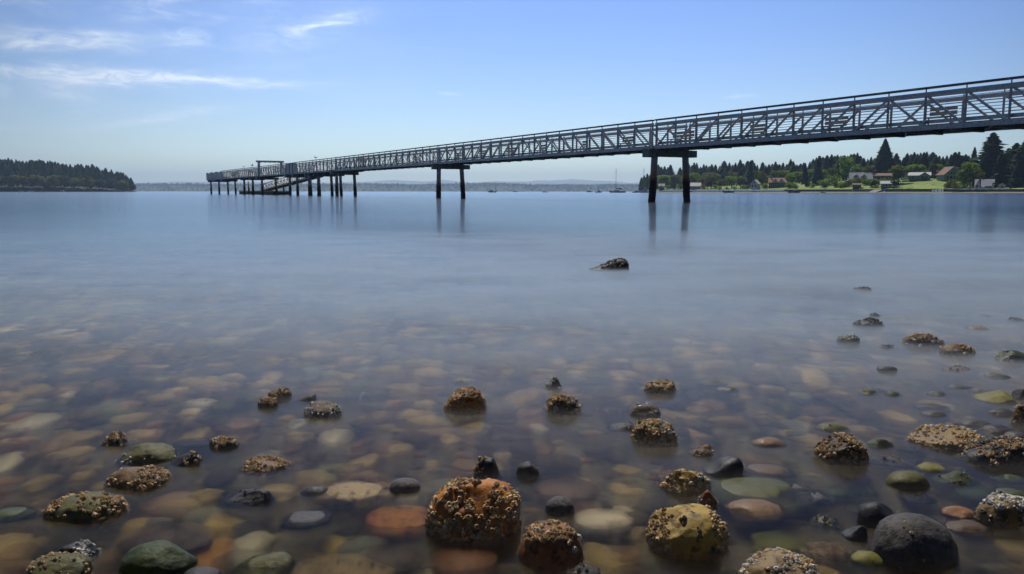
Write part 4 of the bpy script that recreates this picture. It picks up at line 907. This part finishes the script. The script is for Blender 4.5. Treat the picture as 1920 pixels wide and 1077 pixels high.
def rock(u, yt, yb, w_, kind, m, label, barn=None, sub=0.0, amp=.10, seed=None, tilt=0.0, db=.8, name='rock', fine=.02, yaw=0.0):
    """u, yt, yb, w_: column, top, waterline and width in photo pixels; barn = [(material, cover, radius mm, zone)]"""
    seed = seed or int(u*7+yb*13) % 9973
    yb = yb-.10*(yb-yt); g = ground(u, min(yb, 1250)); dist = math.hypot(g.y, H); hw = w_*.46/F*dist
    b = hw*db; Yc = g.y+b*.75; X = g.x*Yc/g.y
    top = H+ray(u, yt).z/ray(u, yt).y*Yc
    if sub >= .008: g = ground(u, (yt+yb)/2); Yc = g.y; X = g.x; top = -sub
    elif sub > 0: top = max(.004, top*.45)
    if barn and top > .03: top -= barn[0][2]*.0006
    c = max(top*1.04, (.55 if kind != 'slab' else .3)*hw, .02); zc = top-c; k = math.sqrt(max(.3, 1-(min(abs(zc), c*.8)/c)**2)) if kind in ('round', 'dome', 'crag') else .95
    level = 5 if w_ > 84 else 4
    V, Fc = rock_verts(level, seed, kind, amp, fine)
    V = V*np.array((hw/k, b/k, c)); mx = V[:, 2].max(); V[:, 2] *= c/mx; V[:, :2] *= 1+.10*np.clip(-(V[:, 2:3]+zc)/max(c, .03), 0, 1)
    o = link(name, np_mesh(name, V, Fc), mat=RM[m]); o.location = (X, Yc, zc); o.rotation_euler = (0, R(tilt), R(yaw)); tag(o, label, 'rock')
    for bi, (bm_, cover, rad, zone) in enumerate(barn or []):
        rad = rad*.00095; area = 2*math.pi*(hw*b+hw*c+b*c)/1.5; n = int(min(2600, cover*area/(math.pi*rad*rad)*.8))
        def cond(p, nrm, zone=zone):
            if p[2]+zc < -.03: return False
            if p[1] > b*.75 and nrm[2] < .2: return False
            if zone == 'all': return mn.noise(Vector(p)*(2.2/hw)+Vector((seed, 0, 0))) > -.22
            if zone == 'patch': return mn.noise(Vector(p)*(2.6/hw)+Vector((seed, 0, 0))) > .05
            if zone == 'rim': return p[2]+zc < top*.45
            if zone == 'right': return p[0] > hw*.1
            if zone == 'left': return p[0] < -hw*.1
            if zone == 'ends': return abs(p[0]) > hw*.55
            if zone == 'top': return nrm[2] > .6 and mn.noise(Vector(p)*(3/hw)) > -.1
            return True
        me = barnacles(V, Fc, max(n, 6), rad, seed+bi, cond)
        if me: link('barnacles', me, o, BM_[bm_])
    ROCKS.append((X, Yc, hw)); return o
A = lambda cov=1.0, r=3.6, z='all', m='b': (m, cov, r, z)
RT = [
 # far and middle water
 (1143, 484, 511, 74, 'wedge', 'dark', 'lone dark wedge shaped rock standing farthest out in the water', [A(.6, 9, 'all', 'd'), A(.03, 12, 'top', 'w')], 0, .14),
 (1612, 539, 546, 36, 'wedge', 'dark', 'thin dark rock tip barely breaking the misty water at right', [A(.5, 9, 'all', 'd')], 0, .14),
 (1627, 598, 613, 52, 'block', 'dark', 'dark flat topped block of rock in misty water at right', [A(.9, 7, 'all', 'd')]),
 (1640, 586, 594, 24, 'crag', 'dark', 'little dark rock tip just behind the flat topped block', [A(.5, 6, 'all', 'd')]),
 (1592, 628, 645, 50, 'round', 'olive', 'small olive domed rock in front of the flat topped block', [A(.25, 6, 'top', 'w')]),
 (1664, 646, 653, 30, 'slab', 'dark', 'tiny dark low rock right of the small olive dome', [A(.5, 6, 'all', 'd')]),
 (1730, 625, 650, 78, 'round', 'dbrown', 'low grey brown rock dotted with barnacles left of the rounded barnacled rock', [A(.6, 6, 'all', 'b'), A(.08, 6, 'top', 'w')]),
 (1793, 642, 668, 66, 'round', 'brown', 'rounded brown rock covered in barnacles with pale left side', [A(.9, 5.5, 'right', 'b'), A(.2, 6, 'rim', 'w')]),
 (1833, 611, 618, 40, 'slab', 'rust', 'flat reddish rock just above the water at right', [A(.1, 6, 'top', 'w')]),
 (1902, 594, 603, 38, 'crag', 'dark', 'dark rock tip at the right edge far out', [A(.5, 7, 'all', 'd')]),
 (1845, 590, 594, 26, 'slab', 'dark', 'wet dark stone with glint, the farthest near the right edge', None),
 (1897, 655, 680, 66, 'round', 'green', 'green algae covered rock cut by the right edge', [A(.15, 5, 'left', 'w')]),
 (1795, 688, 696, 72, 'slab', 'dbrown', 'flat barely showing rock below the rounded barnacled rock', [A(.3, 5, 'all', 'd')]),
 (1866, 734, 756, 78, 'wedge', 'ygreen', 'yellow olive angular rock near the right edge', None, 0, .08),
 (1913, 728, 750, 34, 'round', 'dark', 'dark stone right of the yellow olive angular rock', None),
 (1916, 758, 800, 40, 'crag', 'brown', 'brown barnacled rock on the right edge below the yellow olive one', [A(.9, 4)]),
 (1801, 721, 728, 42, 'round', 'black', 'wet black stone left of the yellow olive angular rock', None),
 (1757, 733, 741, 32, 'round', 'dark', 'small wet dark stone with a glint left of two black stones', None),
 (1748, 758, 766, 50, 'round', 'black', 'wet black low stone with two glints above the long pale barnacled rock', None),
 (1752, 770, 780, 44, 'round', 'dark', 'dark low stone directly above the long pale barnacled rock', None),
 (1878, 766, 780, 52, 'round', 'black', 'wet blackish green stone under the yellow olive rock', None),
 (1830, 786, 800, 60, 'round', 'dark', 'wet dark stone right above the long pale barnacled rock', None),
 (1870, 797, 815, 66, 'round', 'black', 'black wet stone behind the long dark barnacled ridge', None),
 (1905, 810, 826, 50, 'round', 'dark', 'dark stone above the right end of the long dark ridge', None),
 # second band, centre
 (526, 730, 748, 48, 'round', 'brown', 'grey brown dome with barnacles on its crest, farther of a touching pair', [A(.35, 5, 'top', 'b')]),
 (503, 748, 766, 42, 'round', 'dbrown', 'small dark rock with barnacled top, nearer of a touching pair', [A(.5, 5, 'top', 'b')]),
 (573, 739, 752, 44, 'wedge', 'dark', 'dark thin slab sloping out of the water right of the touching pair', None),
 (606, 751, 784, 68, 'ball', 'dbrown', 'smooth dark brown dome ringed with white barnacles', [A(.30, 4.6, 'rim', 'w'), A(.5, 4.4, 'ends', 'w')], 0, .06),
 (672, 733, 745, 52, 'wedge', 'dark', 'faint dark slab tip right of the white ringed dome', [A(.06, 5, 'top', 'w')], .008),
 (861, 713, 718, 24, 'crag', 'dark', 'tiny dark tip behind the orange brown encrusted dome', [A(.4, 5, 'all', 'd')]),
 (872, 728, 776, 84, 'dome', 'orange', 'orange brown dome thickly encrusted with barnacles', [A(1.3, 4.2), A(.05, 4, 'top', 'w')], 0, .1),
 (1040, 709, 730, 36, 'crag', 'dark', 'small dark pointed rock behind the ringed barnacle rock', [A(.4, 5, 'top', 'w')]),
 (1057, 740, 777, 64, 'dome', 'dbrown', 'round rock covered in large ring shaped barnacles', [A(1.1, 5.2, 'all', 'b'), A(.12, 6, 'all', 'w')]),
 (1146, 758, 774, 32, 'round', 'dark', 'dim low stone between the ringed barnacle rock and the slab', [A(.4, 4)], .012),
 (1238, 716, 738, 64, 'block', 'tan', 'low pale brown barnacled rock, flat topped, above the dark red slab', [A(.9, 5)]),
 (1208, 759, 782, 60, 'slab', 'dbrown', 'dark reddish slab above the green topped barnacled rock', [A(.03, 5, 'top', 'w')]),
 (1165, 792, 806, 60, 'wedge', 'dark', 'dark slab almost sunk left of the green topped barnacled rock', [A(.1, 4, 'all', 'd')]),
 (1229, 788, 836, 84, 'dome', 'tan', 'pale barnacled rock with green weed on its top', [A(1.2, 4.6, 'all', 'b'), A(.35, 4.6, 'right', 'w')], 0, .12),
 (1336, 711, 720, 38, 'round', 'dark', 'small dark stone behind another with a bright glint', None, .004),
 (1363, 723, 733, 32, 'round', 'black', 'small black wet stone with a bright glint', None, .002),
 (1440, 810, 838, 62, 'round', 'pink', 'smooth rounded pinkish tan stone with cluster of glints', None, .004, .05),
 (1558, 785, 808, 58, 'round', 'olive', 'greenish rounded stone just behind the brown encrusted block', [A(.05, 4, 'left', 'b')], .003),
 (1575, 813, 870, 88, 'block', 'dbrown', 'tall brown block thickly covered with barnacles', [A(1.2, 4.2), A(.3, 4, 'all', 'd')], 0, .12),
 (1770, 803, 842, 148, 'slab', 'tan', 'long pale rock strewn with barnacles in the right half', [A(.8, 4.2), A(.12, 4, 'top', 'w')], 0, .1),
 (1872, 823, 876, 160, 'crag', 'dark', 'long dark barnacled ridge running off the right edge', [A(.8, 4.2, 'all', 'd'), A(.25, 4, 'top', 'b')], 0, .14),
 (1315, 835, 856, 44, 'wedge', 'dbrown', 'slanting grey barnacled rock above the dark wedge slab', [A(.7, 4, 'all', 'b')]),
 (1356, 855, 895, 72, 'wedge', 'black', 'dark wedge slab sloping down to the right, bare and angular', None, 0, .06),
 (1746, 860, 884, 50, 'round', 'ygreen', 'small olive yellow stone below the long pale barnacled rock', None, .002),
 (1702, 884, 918, 78, 'ball', 'olive', 'dark olive dome with small white glint', None, 0, .05),
 (1795, 883, 908, 84, 'crag', 'green', 'low dark green rough rock right of the dark olive dome', [A(.2, 4, 'all', 'd')]),
 (1896, 886, 900, 44, 'round', 'green', 'small green stone under the dark ridge near the right edge', None, .002),
 (1898, 912, 930, 60, 'slab', 'green', 'bright green weedy stone at the right edge', None, .005),
 # third band
 (215, 812, 838, 58, 'crag', 'dark', 'small dark rough rock, leftmost in the second row of the left shallows', [A(.4, 4.2, 'top', 'b')]),
 (365, 818, 834, 46, 'round', 'dark', 'faint dark sunken stone above the tan olive glinting rock', None, .01),
 (420, 822, 842, 60, 'round', 'dark', 'dark low stone with a fringe of small barnacles right of the faint one', [A(.6, 4, 'top', 'b')]),
 (282, 834, 868, 116, 'round', 'olive', 'tan olive rock with bright wet glints in the left shallows', [A(.06, 4, 'rim', 'w')], 0, .1),
 (350, 848, 874, 54, 'wedge', 'black', 'black stone touching the right side of the tan olive rock', [A(.3, 4, 'right', 'b')]),
 (260, 875, 918, 122, 'round', 'brown', 'long brown olive rock fringed with barnacles on its right', [A(.55, 4.4, 'right', 'b'), A(.35, 4.2, 'rim', 'b'), A(.06, 4, 'ends', 'w')], 0, .1),
 (165, 927, 976, 142, 'round', 'olive', 'olive green elongated rock with a barnacled ridge at its right end', [A(.8, 4.4, 'ends', 'b'), A(.15, 4, 'top', 'b')], 0, .14),
 (22, 954, 968, 62, 'round', 'green', 'dim greenish stone with a glint at the left edge', None, .004),
 (500, 852, 884, 98, 'block', 'brown', 'brown barnacled rock with blurred edges left of centre', [A(.9, 4)], .004),
 (468, 915, 944, 92, 'wedge', 'black', 'black angular slab in the left shallows', [A(.06, 4, 'top', 'd')], 0, .08),
 (593, 902, 928, 52, 'round', 'black', 'small black rounded stone left of the pale tan flat stone', None, .001, .05),
 (664, 903, 934, 112, 'round', 'tan', 'pale tan smooth flat stone with one glint', None, .002, .05),
 (760, 898, 924, 60, 'ball', 'charcoal', 'dark grey dome just above the orange sunken stone', None, 0, .04),
 (914, 854, 898, 60, 'crag', 'black', 'dark pointed rock rising behind the big orange barnacled boulder', [A(.35, 4.2, 'left', 'b')], 0, .12),
 (990, 866, 896, 48, 'round', 'dark', 'dark rounded stone right of the pointed rock', [A(.05, 4, 'right', 'b')]),
 (1050, 932, 968, 58, 'round', 'charcoal', 'dark rounded stone above the reddish brown round boulder', None, 0, .08),
 (575, 966, 982, 100, 'slab', 'dark', 'flat wet dark stone with thin glints left of centre', None),
 (1286, 877, 926, 92, 'crag', 'yellow', 'tan rock thickly barnacled standing above the yellow boulder', [A(.85, 4.4, 'all', 'b'), A(.15, 4.2, 'right', 'w')], 0, .14),
 (1328, 918, 952, 40, 'crag', 'rust', 'red brown rough rock at the right foot of the tan barnacled rock', [A(.5, 4.4, 'rim', 'w')]),
 (1245, 876, 896, 60, 'block', 'brown', 'blurred brown barnacled stone left of the tan barnacled rock', [A(.7, 4)], .008),
 (1420, 899, 930, 132, 'round', 'greygreen', 'long smooth grey green stone with a row of glints', None, .002, .05),
 (1416, 926, 968, 104, 'round', 'pink', 'smooth brown pink stone in front of the long grey green stone', None, .002, .06),
 (1442, 868, 888, 74, 'round', 'dbrown', 'low dark brown stone above the long grey green stone', None, .002),
 (1500, 905, 920, 50, 'crag', 'dark', 'faint dark rough stone right of the long grey green stone', [A(.2, 4, 'all', 'd')], .004),
 (1640, 942, 988, 78, 'round', 'black', 'smooth black stone directly behind the big charcoal dome', None, 0, .06),
 (1602, 984, 1014, 44, 'wedge', 'black', 'small black angular stone left of the big charcoal dome', None),
 (1797, 937, 972, 60, 'round', 'rust', 'smooth brown red stone with white streak of reflection', None, .001, .05),
 # front row
 (889, 903, 1016, 180, 'dome', 'orange', 'big orange boulder crowded with brown barnacles, largest encrusted one', [A(.55, 5.0, 'patch', 'b'), A(.65, 4.8, 'rim', 'b'), A(.25, 4.6, 'left', 'b'), A(.02, 5.5, 'all', 'w')], 0, .10),
 (1032, 979, 1064, 118, 'ball', 'rust', 'reddish brown round boulder with a few white ring barnacles', [A(.5, 3.6, 'top', 'b'), A(.045, 5.5, 'all', 'w')], 0, .06),
 (1287, 950, 1040, 150, 'dome', 'yellow', 'yellow tan boulder with dark pits and shaded underside', [A(.10, 4.0, 'patch', 'd'), A(.6, 3.8, 'ends', 'b')], 0, .10),
 (1709, 962, 1066, 162, 'ball', 'charcoal', 'big smooth charcoal grey dome in the lower right', [A(.012, 5, 'left', 'b')], 0, .03),
 (1886, 928, 992, 108, 'round', 'tan', 'tan rock with clusters of white grey barnacles at the right edge', [A(.3, 5.2, 'right', 'w'), A(.25, 4.6, 'top', 'w'), A(.2, 4.4, 'rim', 'd')], 0, .1),
 (1552, 1004, 1050, 84, 'block', 'brown', 'blurred brown barnacled stone left of the yellow green stone', [A(.8, 3.6)], .012, .12),
 (1626, 1022, 1058, 58, 'round', 'ygreen', 'yellow green rounded stone touching the charcoal dome', None, .003, .06),
 (1466, 1036, 1110, 156, 'round', 'tan', 'wide tan rock dotted with pinkish barnacles at the bottom edge', [A(.6, 3.6, 'all', 'w'), A(.3, 3.4, 'all', 'b')], 0, .12),
 (1100, 1060, 1090, 76, 'crag', 'dark', 'dark rough rock at the bottom edge right of the reddish boulder', [A(.6, 3.2, 'all', 'd')]),
 (298, 1021, 1086, 144, 'round', 'green', 'large smooth dark green rock in the lower left', None, 0, .05),
 (142, 1018, 1052, 78, 'crag', 'black', 'black rock with barnacled right shoulder in the lower left', [A(.5, 4, 'right', 'w')]),
 (112, 1046, 1095, 112, 'dome', 'olive', 'speckled olive dome at the bottom left corner', [A(.25, 2.6, 'all', 'b'), A(.15, 4, 'left', 'b')], 0, .06),
 (492, 1028, 1076, 112, 'wedge', 'olive', 'olive green slab rising to the right at the bottom edge', None, .001, .07, None, 0),
 (375, 1056, 1090, 70, 'round', 'dark', 'dark rounded stone at the bottom edge right of the large green rock', None, .002, .06),
 (640, 1040, 1090, 116, 'round', 'tan', 'tan blurred stone with dark mussels at the bottom edge', [A(.12, 3.6, 'top', 'd')], .010, .08),
 (310, 986, 1016, 100, 'round', 'dbrown', 'brown rounded stone sunk behind the large dark green rock', None, .010, .06),
 # stones just under the surface that can be told apart
 (751, 938, 984, 78, 'round', 'orange', 'orange smooth stone just under the surface left of the big orange boulder', None, .016, .05),
 (1132, 949, 980, 66, 'round', 'pale', 'bright white pebble under the surface between two boulders', None, .012, .04),
 (868, 1018, 1050, 72, 'round', 'rust', 'rust brown stone under the surface in front of the big orange boulder', None, .022, .05),
 (722, 1014, 1060, 88, 'round', 'dbrown', 'dull brown stone under the surface at bottom centre left', None, .018, .05),
 (1468, 985, 1026, 66, 'round', 'ygreen', 'yellow green stone under the surface left of the black stones', None, .018, .05),
 (1065, 890, 925, 76, 'round', 'pink', 'brownish pink stone under the surface above the white pebble', None, .022, .05),
 (1372, 885, 870, 10, 'round', 'dark', None, None)]
for r_ in RT:
    if r_[6] is None: continue
    rock(*r_)
rr_ = random.Random(21)
for k in range(46):
    v = rr_.uniform(690, 1000); u = rr_.uniform(1500+ (1000-v)*.45, 1925); w_ = rr_.uniform(26, 62)*(.6+(v-650)/500); g_ = ground(u, v)
    if not all((g_.x-a)**2+(g_.y-b)**2 > (c+.028)**2 for a, b, c in ROCKS): continue
    o = rock(u, v-w_*rr_.uniform(.14, .34), v, w_, rr_.choice(['round', 'crag', 'block', 'slab']), rr_.choice(['dark', 'black', 'dbrown', 'olive', 'green', 'dark']), 'small low wet stone in the crowded shallows by the right edge', [A(.45, 3.8, 'patch', 'd')] if rr_.random() < .4 else None, rr_.choice([0, 0, .002, .01]), .14)
    o['group'] = 'small wet stones in the right shallows'
# green weed on the pale barnacled rock
def weed():
    u, yt = 1222, 790; g = ground(u, 836); Yc = g.y+.05; c = Vector((g.x*Yc/g.y, Yc, H+ray(u, yt).z/ray(u, yt).y*Yc-.008)); r = random.Random(4); m = MB()
    for i in range(60):
        a = r.random()*6.28; l = .008+.012*r.random(); p = c+Vector((r.gauss(0, .014), r.gauss(0, .012), -abs(r.gauss(0, .004)))); d = Vector((math.cos(a), math.sin(a), 0)); s = Vector((-d.y, d.x, 0))*.004
        m.add([p-s, p+s, p+s*.8+d*l*.6+Vector((0, 0, .006)), p+d*l, p-s*.8+d*l*.6+Vector((0, 0, .006))], [(0, 1, 2, 4), (4, 2, 3)])
    o = m.build('seaweed', mat('sea_lettuce', (.02, .09, .03), (.05, .16, .05), scale=40, rough=.3, transl=.3)); tag(o, 'small tuft of green seaweed on top of the pale barnacled rock', 'seaweed')
weed()
# ------------------------------------------------------------------ cobbles of the seabed
PROTO = [rock_verts(3, 200+i, 'round' if i % 2 else 'block', .20, .05) for i in range(10)]
def smat(n, *a): return mat('sunken_'+n, *[tuple(min(.8, q*w_) for q, w_ in zip(c, (.90, .84, .62))) for c in a], scale=5, rough=.75, bump=.3, bscale=60, c3=tuple(q*.45 for q in a[0]), spec=.2)
for n_, a_ in {'tan': ((.38, .27, .12), (.55, .42, .21)), 'grey': ((.16, .17, .15), (.30, .30, .26)), 'brown': ((.16, .10, .05), (.30, .19, .10)), 'olive': ((.12, .13, .05), (.24, .24, .10)),
               'pale': ((.50, .44, .32), (.68, .62, .50)), 'greygreen': ((.16, .20, .12), (.28, .31, .20)), 'dark': ((.02, .022, .025), (.06, .06, .06)), 'yellow': ((.38, .27, .08), (.52, .38, .14)),
               'pink': ((.32, .20, .13), (.46, .31, .22)), 'dbrown': ((.07, .045, .03), (.14, .09, .055)), 'rust': ((.30, .14, .05), (.45, .24, .08)), 'black': ((.01, .01, .012), (.03, .03, .03))}.items(): RM['s_'+n_] = smat(n_, *a_)
CK = ['s_'+q for q in ['tan', 'grey', 'brown', 'olive', 'grey', 'brown', 'tan', 'dbrown', 'pink', 'dark', 'yellow', 'dbrown', 'dbrown', 'brown', 'tan', 'dark', 'black', 'olive', 'tan', 'dark', 'brown', 'pale', 'black', 'rust', 'yellow', 'yellow', 'dark', 'tan']]
pm = {}
r = random.Random(11); cand = []
y = 1.12
while y < 9.0:
    hw_ = .72*math.hypot(y, H)+.25; step = .047+.012*y
    x = -hw_+r.random()*step
    while x < hw_:
        if r.random() < .93: cand.append((x+r.uniform(-.5, .5)*step, y+r.uniform(-.5, .5)*step, step*(.30+.62*r.random()**2)))
        x += step*1.05
    y += step*.85
for _ in range(100):                             # bigger stones among them, close under the surface
    y = 1.12+2.6*r.random()**1.4; hw_ = .68*math.hypot(y, H); cand.append((r.uniform(-hw_, hw_), y, r.uniform(.032, .056)))
def free(x, y, s): return all((x-a)**2+(y-b)**2 > (c*1.0+s*.6)**2 for a, b, c in ROCKS)
cand = [c for c in cand if free(*c)]
cand.sort(key=lambda c: -c[2]/math.hypot(c[1], H)**1.0 * (1 if c[1] > 1.15 else .5))
cand.sort(key=lambda c: c[1] > 2.6)
def place(c):
    x, y, s = c; z = seabed(x, y)+s*.22*r.random(); z = max(z, -s*.5-.055) if s > .034 and y < 4 else z; z = min(z, -s*.55-.024)
    return (x, y, z), (s*r.uniform(.65, 1.35), s*r.uniform(.55, .95), s*r.uniform(.45, .7)), r.random()*6.28
NIND = 200
for c in cand[:NIND]:
    loc, scl, rz = place(c); i = r.randrange(10); ck = r.choice(CK)
    if (i, ck) not in pm: me = np_mesh('cobble', *PROTO[i]); me.materials.append(RM[ck]); pm[(i, ck)] = me
    o = bpy.data.objects.new('cobble', pm[(i, ck)]); COL.objects.link(o); o.location = loc; o.scale = scl; o.rotation_euler = (r.uniform(-.2, .2), r.uniform(-.2, .2), rz)
    tag(o, 'rounded cobble lying blurred beneath the shallow water', 'cobble', 'cobbles under the shallow water')
SV = []; SF = []; SM = []; nb = 0
mats_used = sorted(set(CK))
for c in cand[NIND:]:
    loc, scl, rz = place(c); V, Fc = PROTO[r.randrange(10)]; V = V*np.array(scl); ca, sa = math.cos(rz), math.sin(rz)
    V = np.stack((V[:, 0]*ca-V[:, 1]*sa+loc[0], V[:, 0]*sa+V[:, 1]*ca+loc[1], V[:, 2]+loc[2]), 1)
    SV.append(V); SF.append(Fc+nb); nb += len(V); SM.append(np.full(len(Fc), mats_used.index(r.choice(CK)), dtype=np.int32))
print('cobbles', len(cand))
me = np_mesh('pebbles', np.concatenate(SV), np.concatenate(SF))
for k in mats_used: me.materials.append(RM[k])
me.polygons.foreach_set('material_index', np.concatenate(SM)); pb_ = link('pebbles', me); tag(pb_, 'mottled bed of smaller stones under the misty water', 'pebbles', kind='stuff')

# ================================================================== added volume standing in for long-exposure blur of the moving water
def blur_layer():
    m = bpy.data.materials.new('blur_layer_volume'); m.use_nodes = True; nt = m.node_tree; nt.nodes.clear(); L = nt.links
    g = nd(nt, 'ShaderNodeNewGeometry'); sp = nd(nt, 'ShaderNodeSeparateXYZ'); L.new(g.outputs['Position'], sp.inputs[0])
    hz = mth(nt, 'EXPONENT', mth(nt, 'MULTIPLY', sp.outputs[2], -1/.009))
    cr = nd(nt, 'ShaderNodeValToRGB'); L.new(mth(nt, 'DIVIDE', sp.outputs[1], 30.0), cr.inputs[0]); e = cr.color_ramp.elements; cr.color_ramp.interpolation = 'EASE'
    e[0].position = .04; e[0].color = (.13,)*3+(1,); e[1].position = .85; e[1].color = (0, 0, 0, 1)
    for p, v in ((.07, .42), (.10, 1.25), (.135, 2.3), (.20, 2.3), (.29, .8), (.45, .06)): k = e.new(p); k.color = (v, v, v, 1)
    # more of it ahead and to the right, to turn the water paler there
    sx = nd(nt, 'ShaderNodeMapRange', i_1=-.55, i_2=.05, i_3=.22, i_4=1.0, interpolation_type='SMOOTHSTEP'); L.new(mth(nt, 'DIVIDE', sp.outputs[0], sp.outputs[1]), sx.inputs[0])
    mp = nd(nt, 'ShaderNodeMapping'); mp.inputs['Scale'].default_value = (.9, 1.6, 1); L.new(g.outputs['Position'], mp.inputs[0])
    n = nd(nt, 'ShaderNodeTexNoise', i_Scale=1.0, i_Detail=4); L.new(mp.outputs[0], n.inputs['Vector'])
    k = nd(nt, 'ShaderNodeMapRange', i_1=.3, i_2=.7, i_3=.35, i_4=1.65); L.new(n.outputs[0], k.inputs[0])
    d = mth(nt, 'MULTIPLY', mth(nt, 'MULTIPLY', mth(nt, 'MULTIPLY', hz, cr.outputs[0]), k.outputs[0]), mth(nt, 'MULTIPLY', sx.outputs[0], 7.0))
    v = nd(nt, 'ShaderNodeVolumePrincipled'); mc = nd(nt, 'ShaderNodeMapRange', i_1=1.7, i_2=4.0); L.new(sp.outputs[1], mc.inputs[0]); cm = nd(nt, 'ShaderNodeMix', data_type='RGBA'); L.new(mc.outputs[0], cm.inputs[0])
    cm.inputs[6].default_value = (1, .95, .90, 1); cm.inputs[7].default_value = (.64, .81, 1.0, 1); L.new(cm.outputs[2], v.inputs['Color']); L.new(d, v.inputs['Density']); v.inputs['Anisotropy'].default_value = .45
    o = nd(nt, 'ShaderNodeOutputMaterial'); L.new(v.outputs[0], o.inputs['Volume'])
    ob = MB().box((0, 14.0, .0205), (40, 27, .039)).build('blur_layer', m); tag(ob, 'thin milky layer added for the long-exposure blur of moving water', kind='stuff')
blur_layer()
# ================================================================== air
def haze():
    m = bpy.data.materials.new('haze_air'); m.use_nodes = True; nt = m.node_tree; nt.nodes.clear()
    v = nd(nt, 'ShaderNodeVolumePrincipled'); v.inputs['Color'].default_value = (.50, .72, 1.0, 1); v.inputs['Density'].default_value = HAZE; v.inputs['Anisotropy'].default_value = .45
    o = nd(nt, 'ShaderNodeOutputMaterial'); nt.links.new(v.outputs[0], o.inputs['Volume'])
    b = MB().box((0, 6500, 140), (36000, 14400, 320)); ob = b.build('haze', m); tag(ob, 'thin blue air haze over the water', kind='stuff')
HAZE = 1.15e-4
haze()
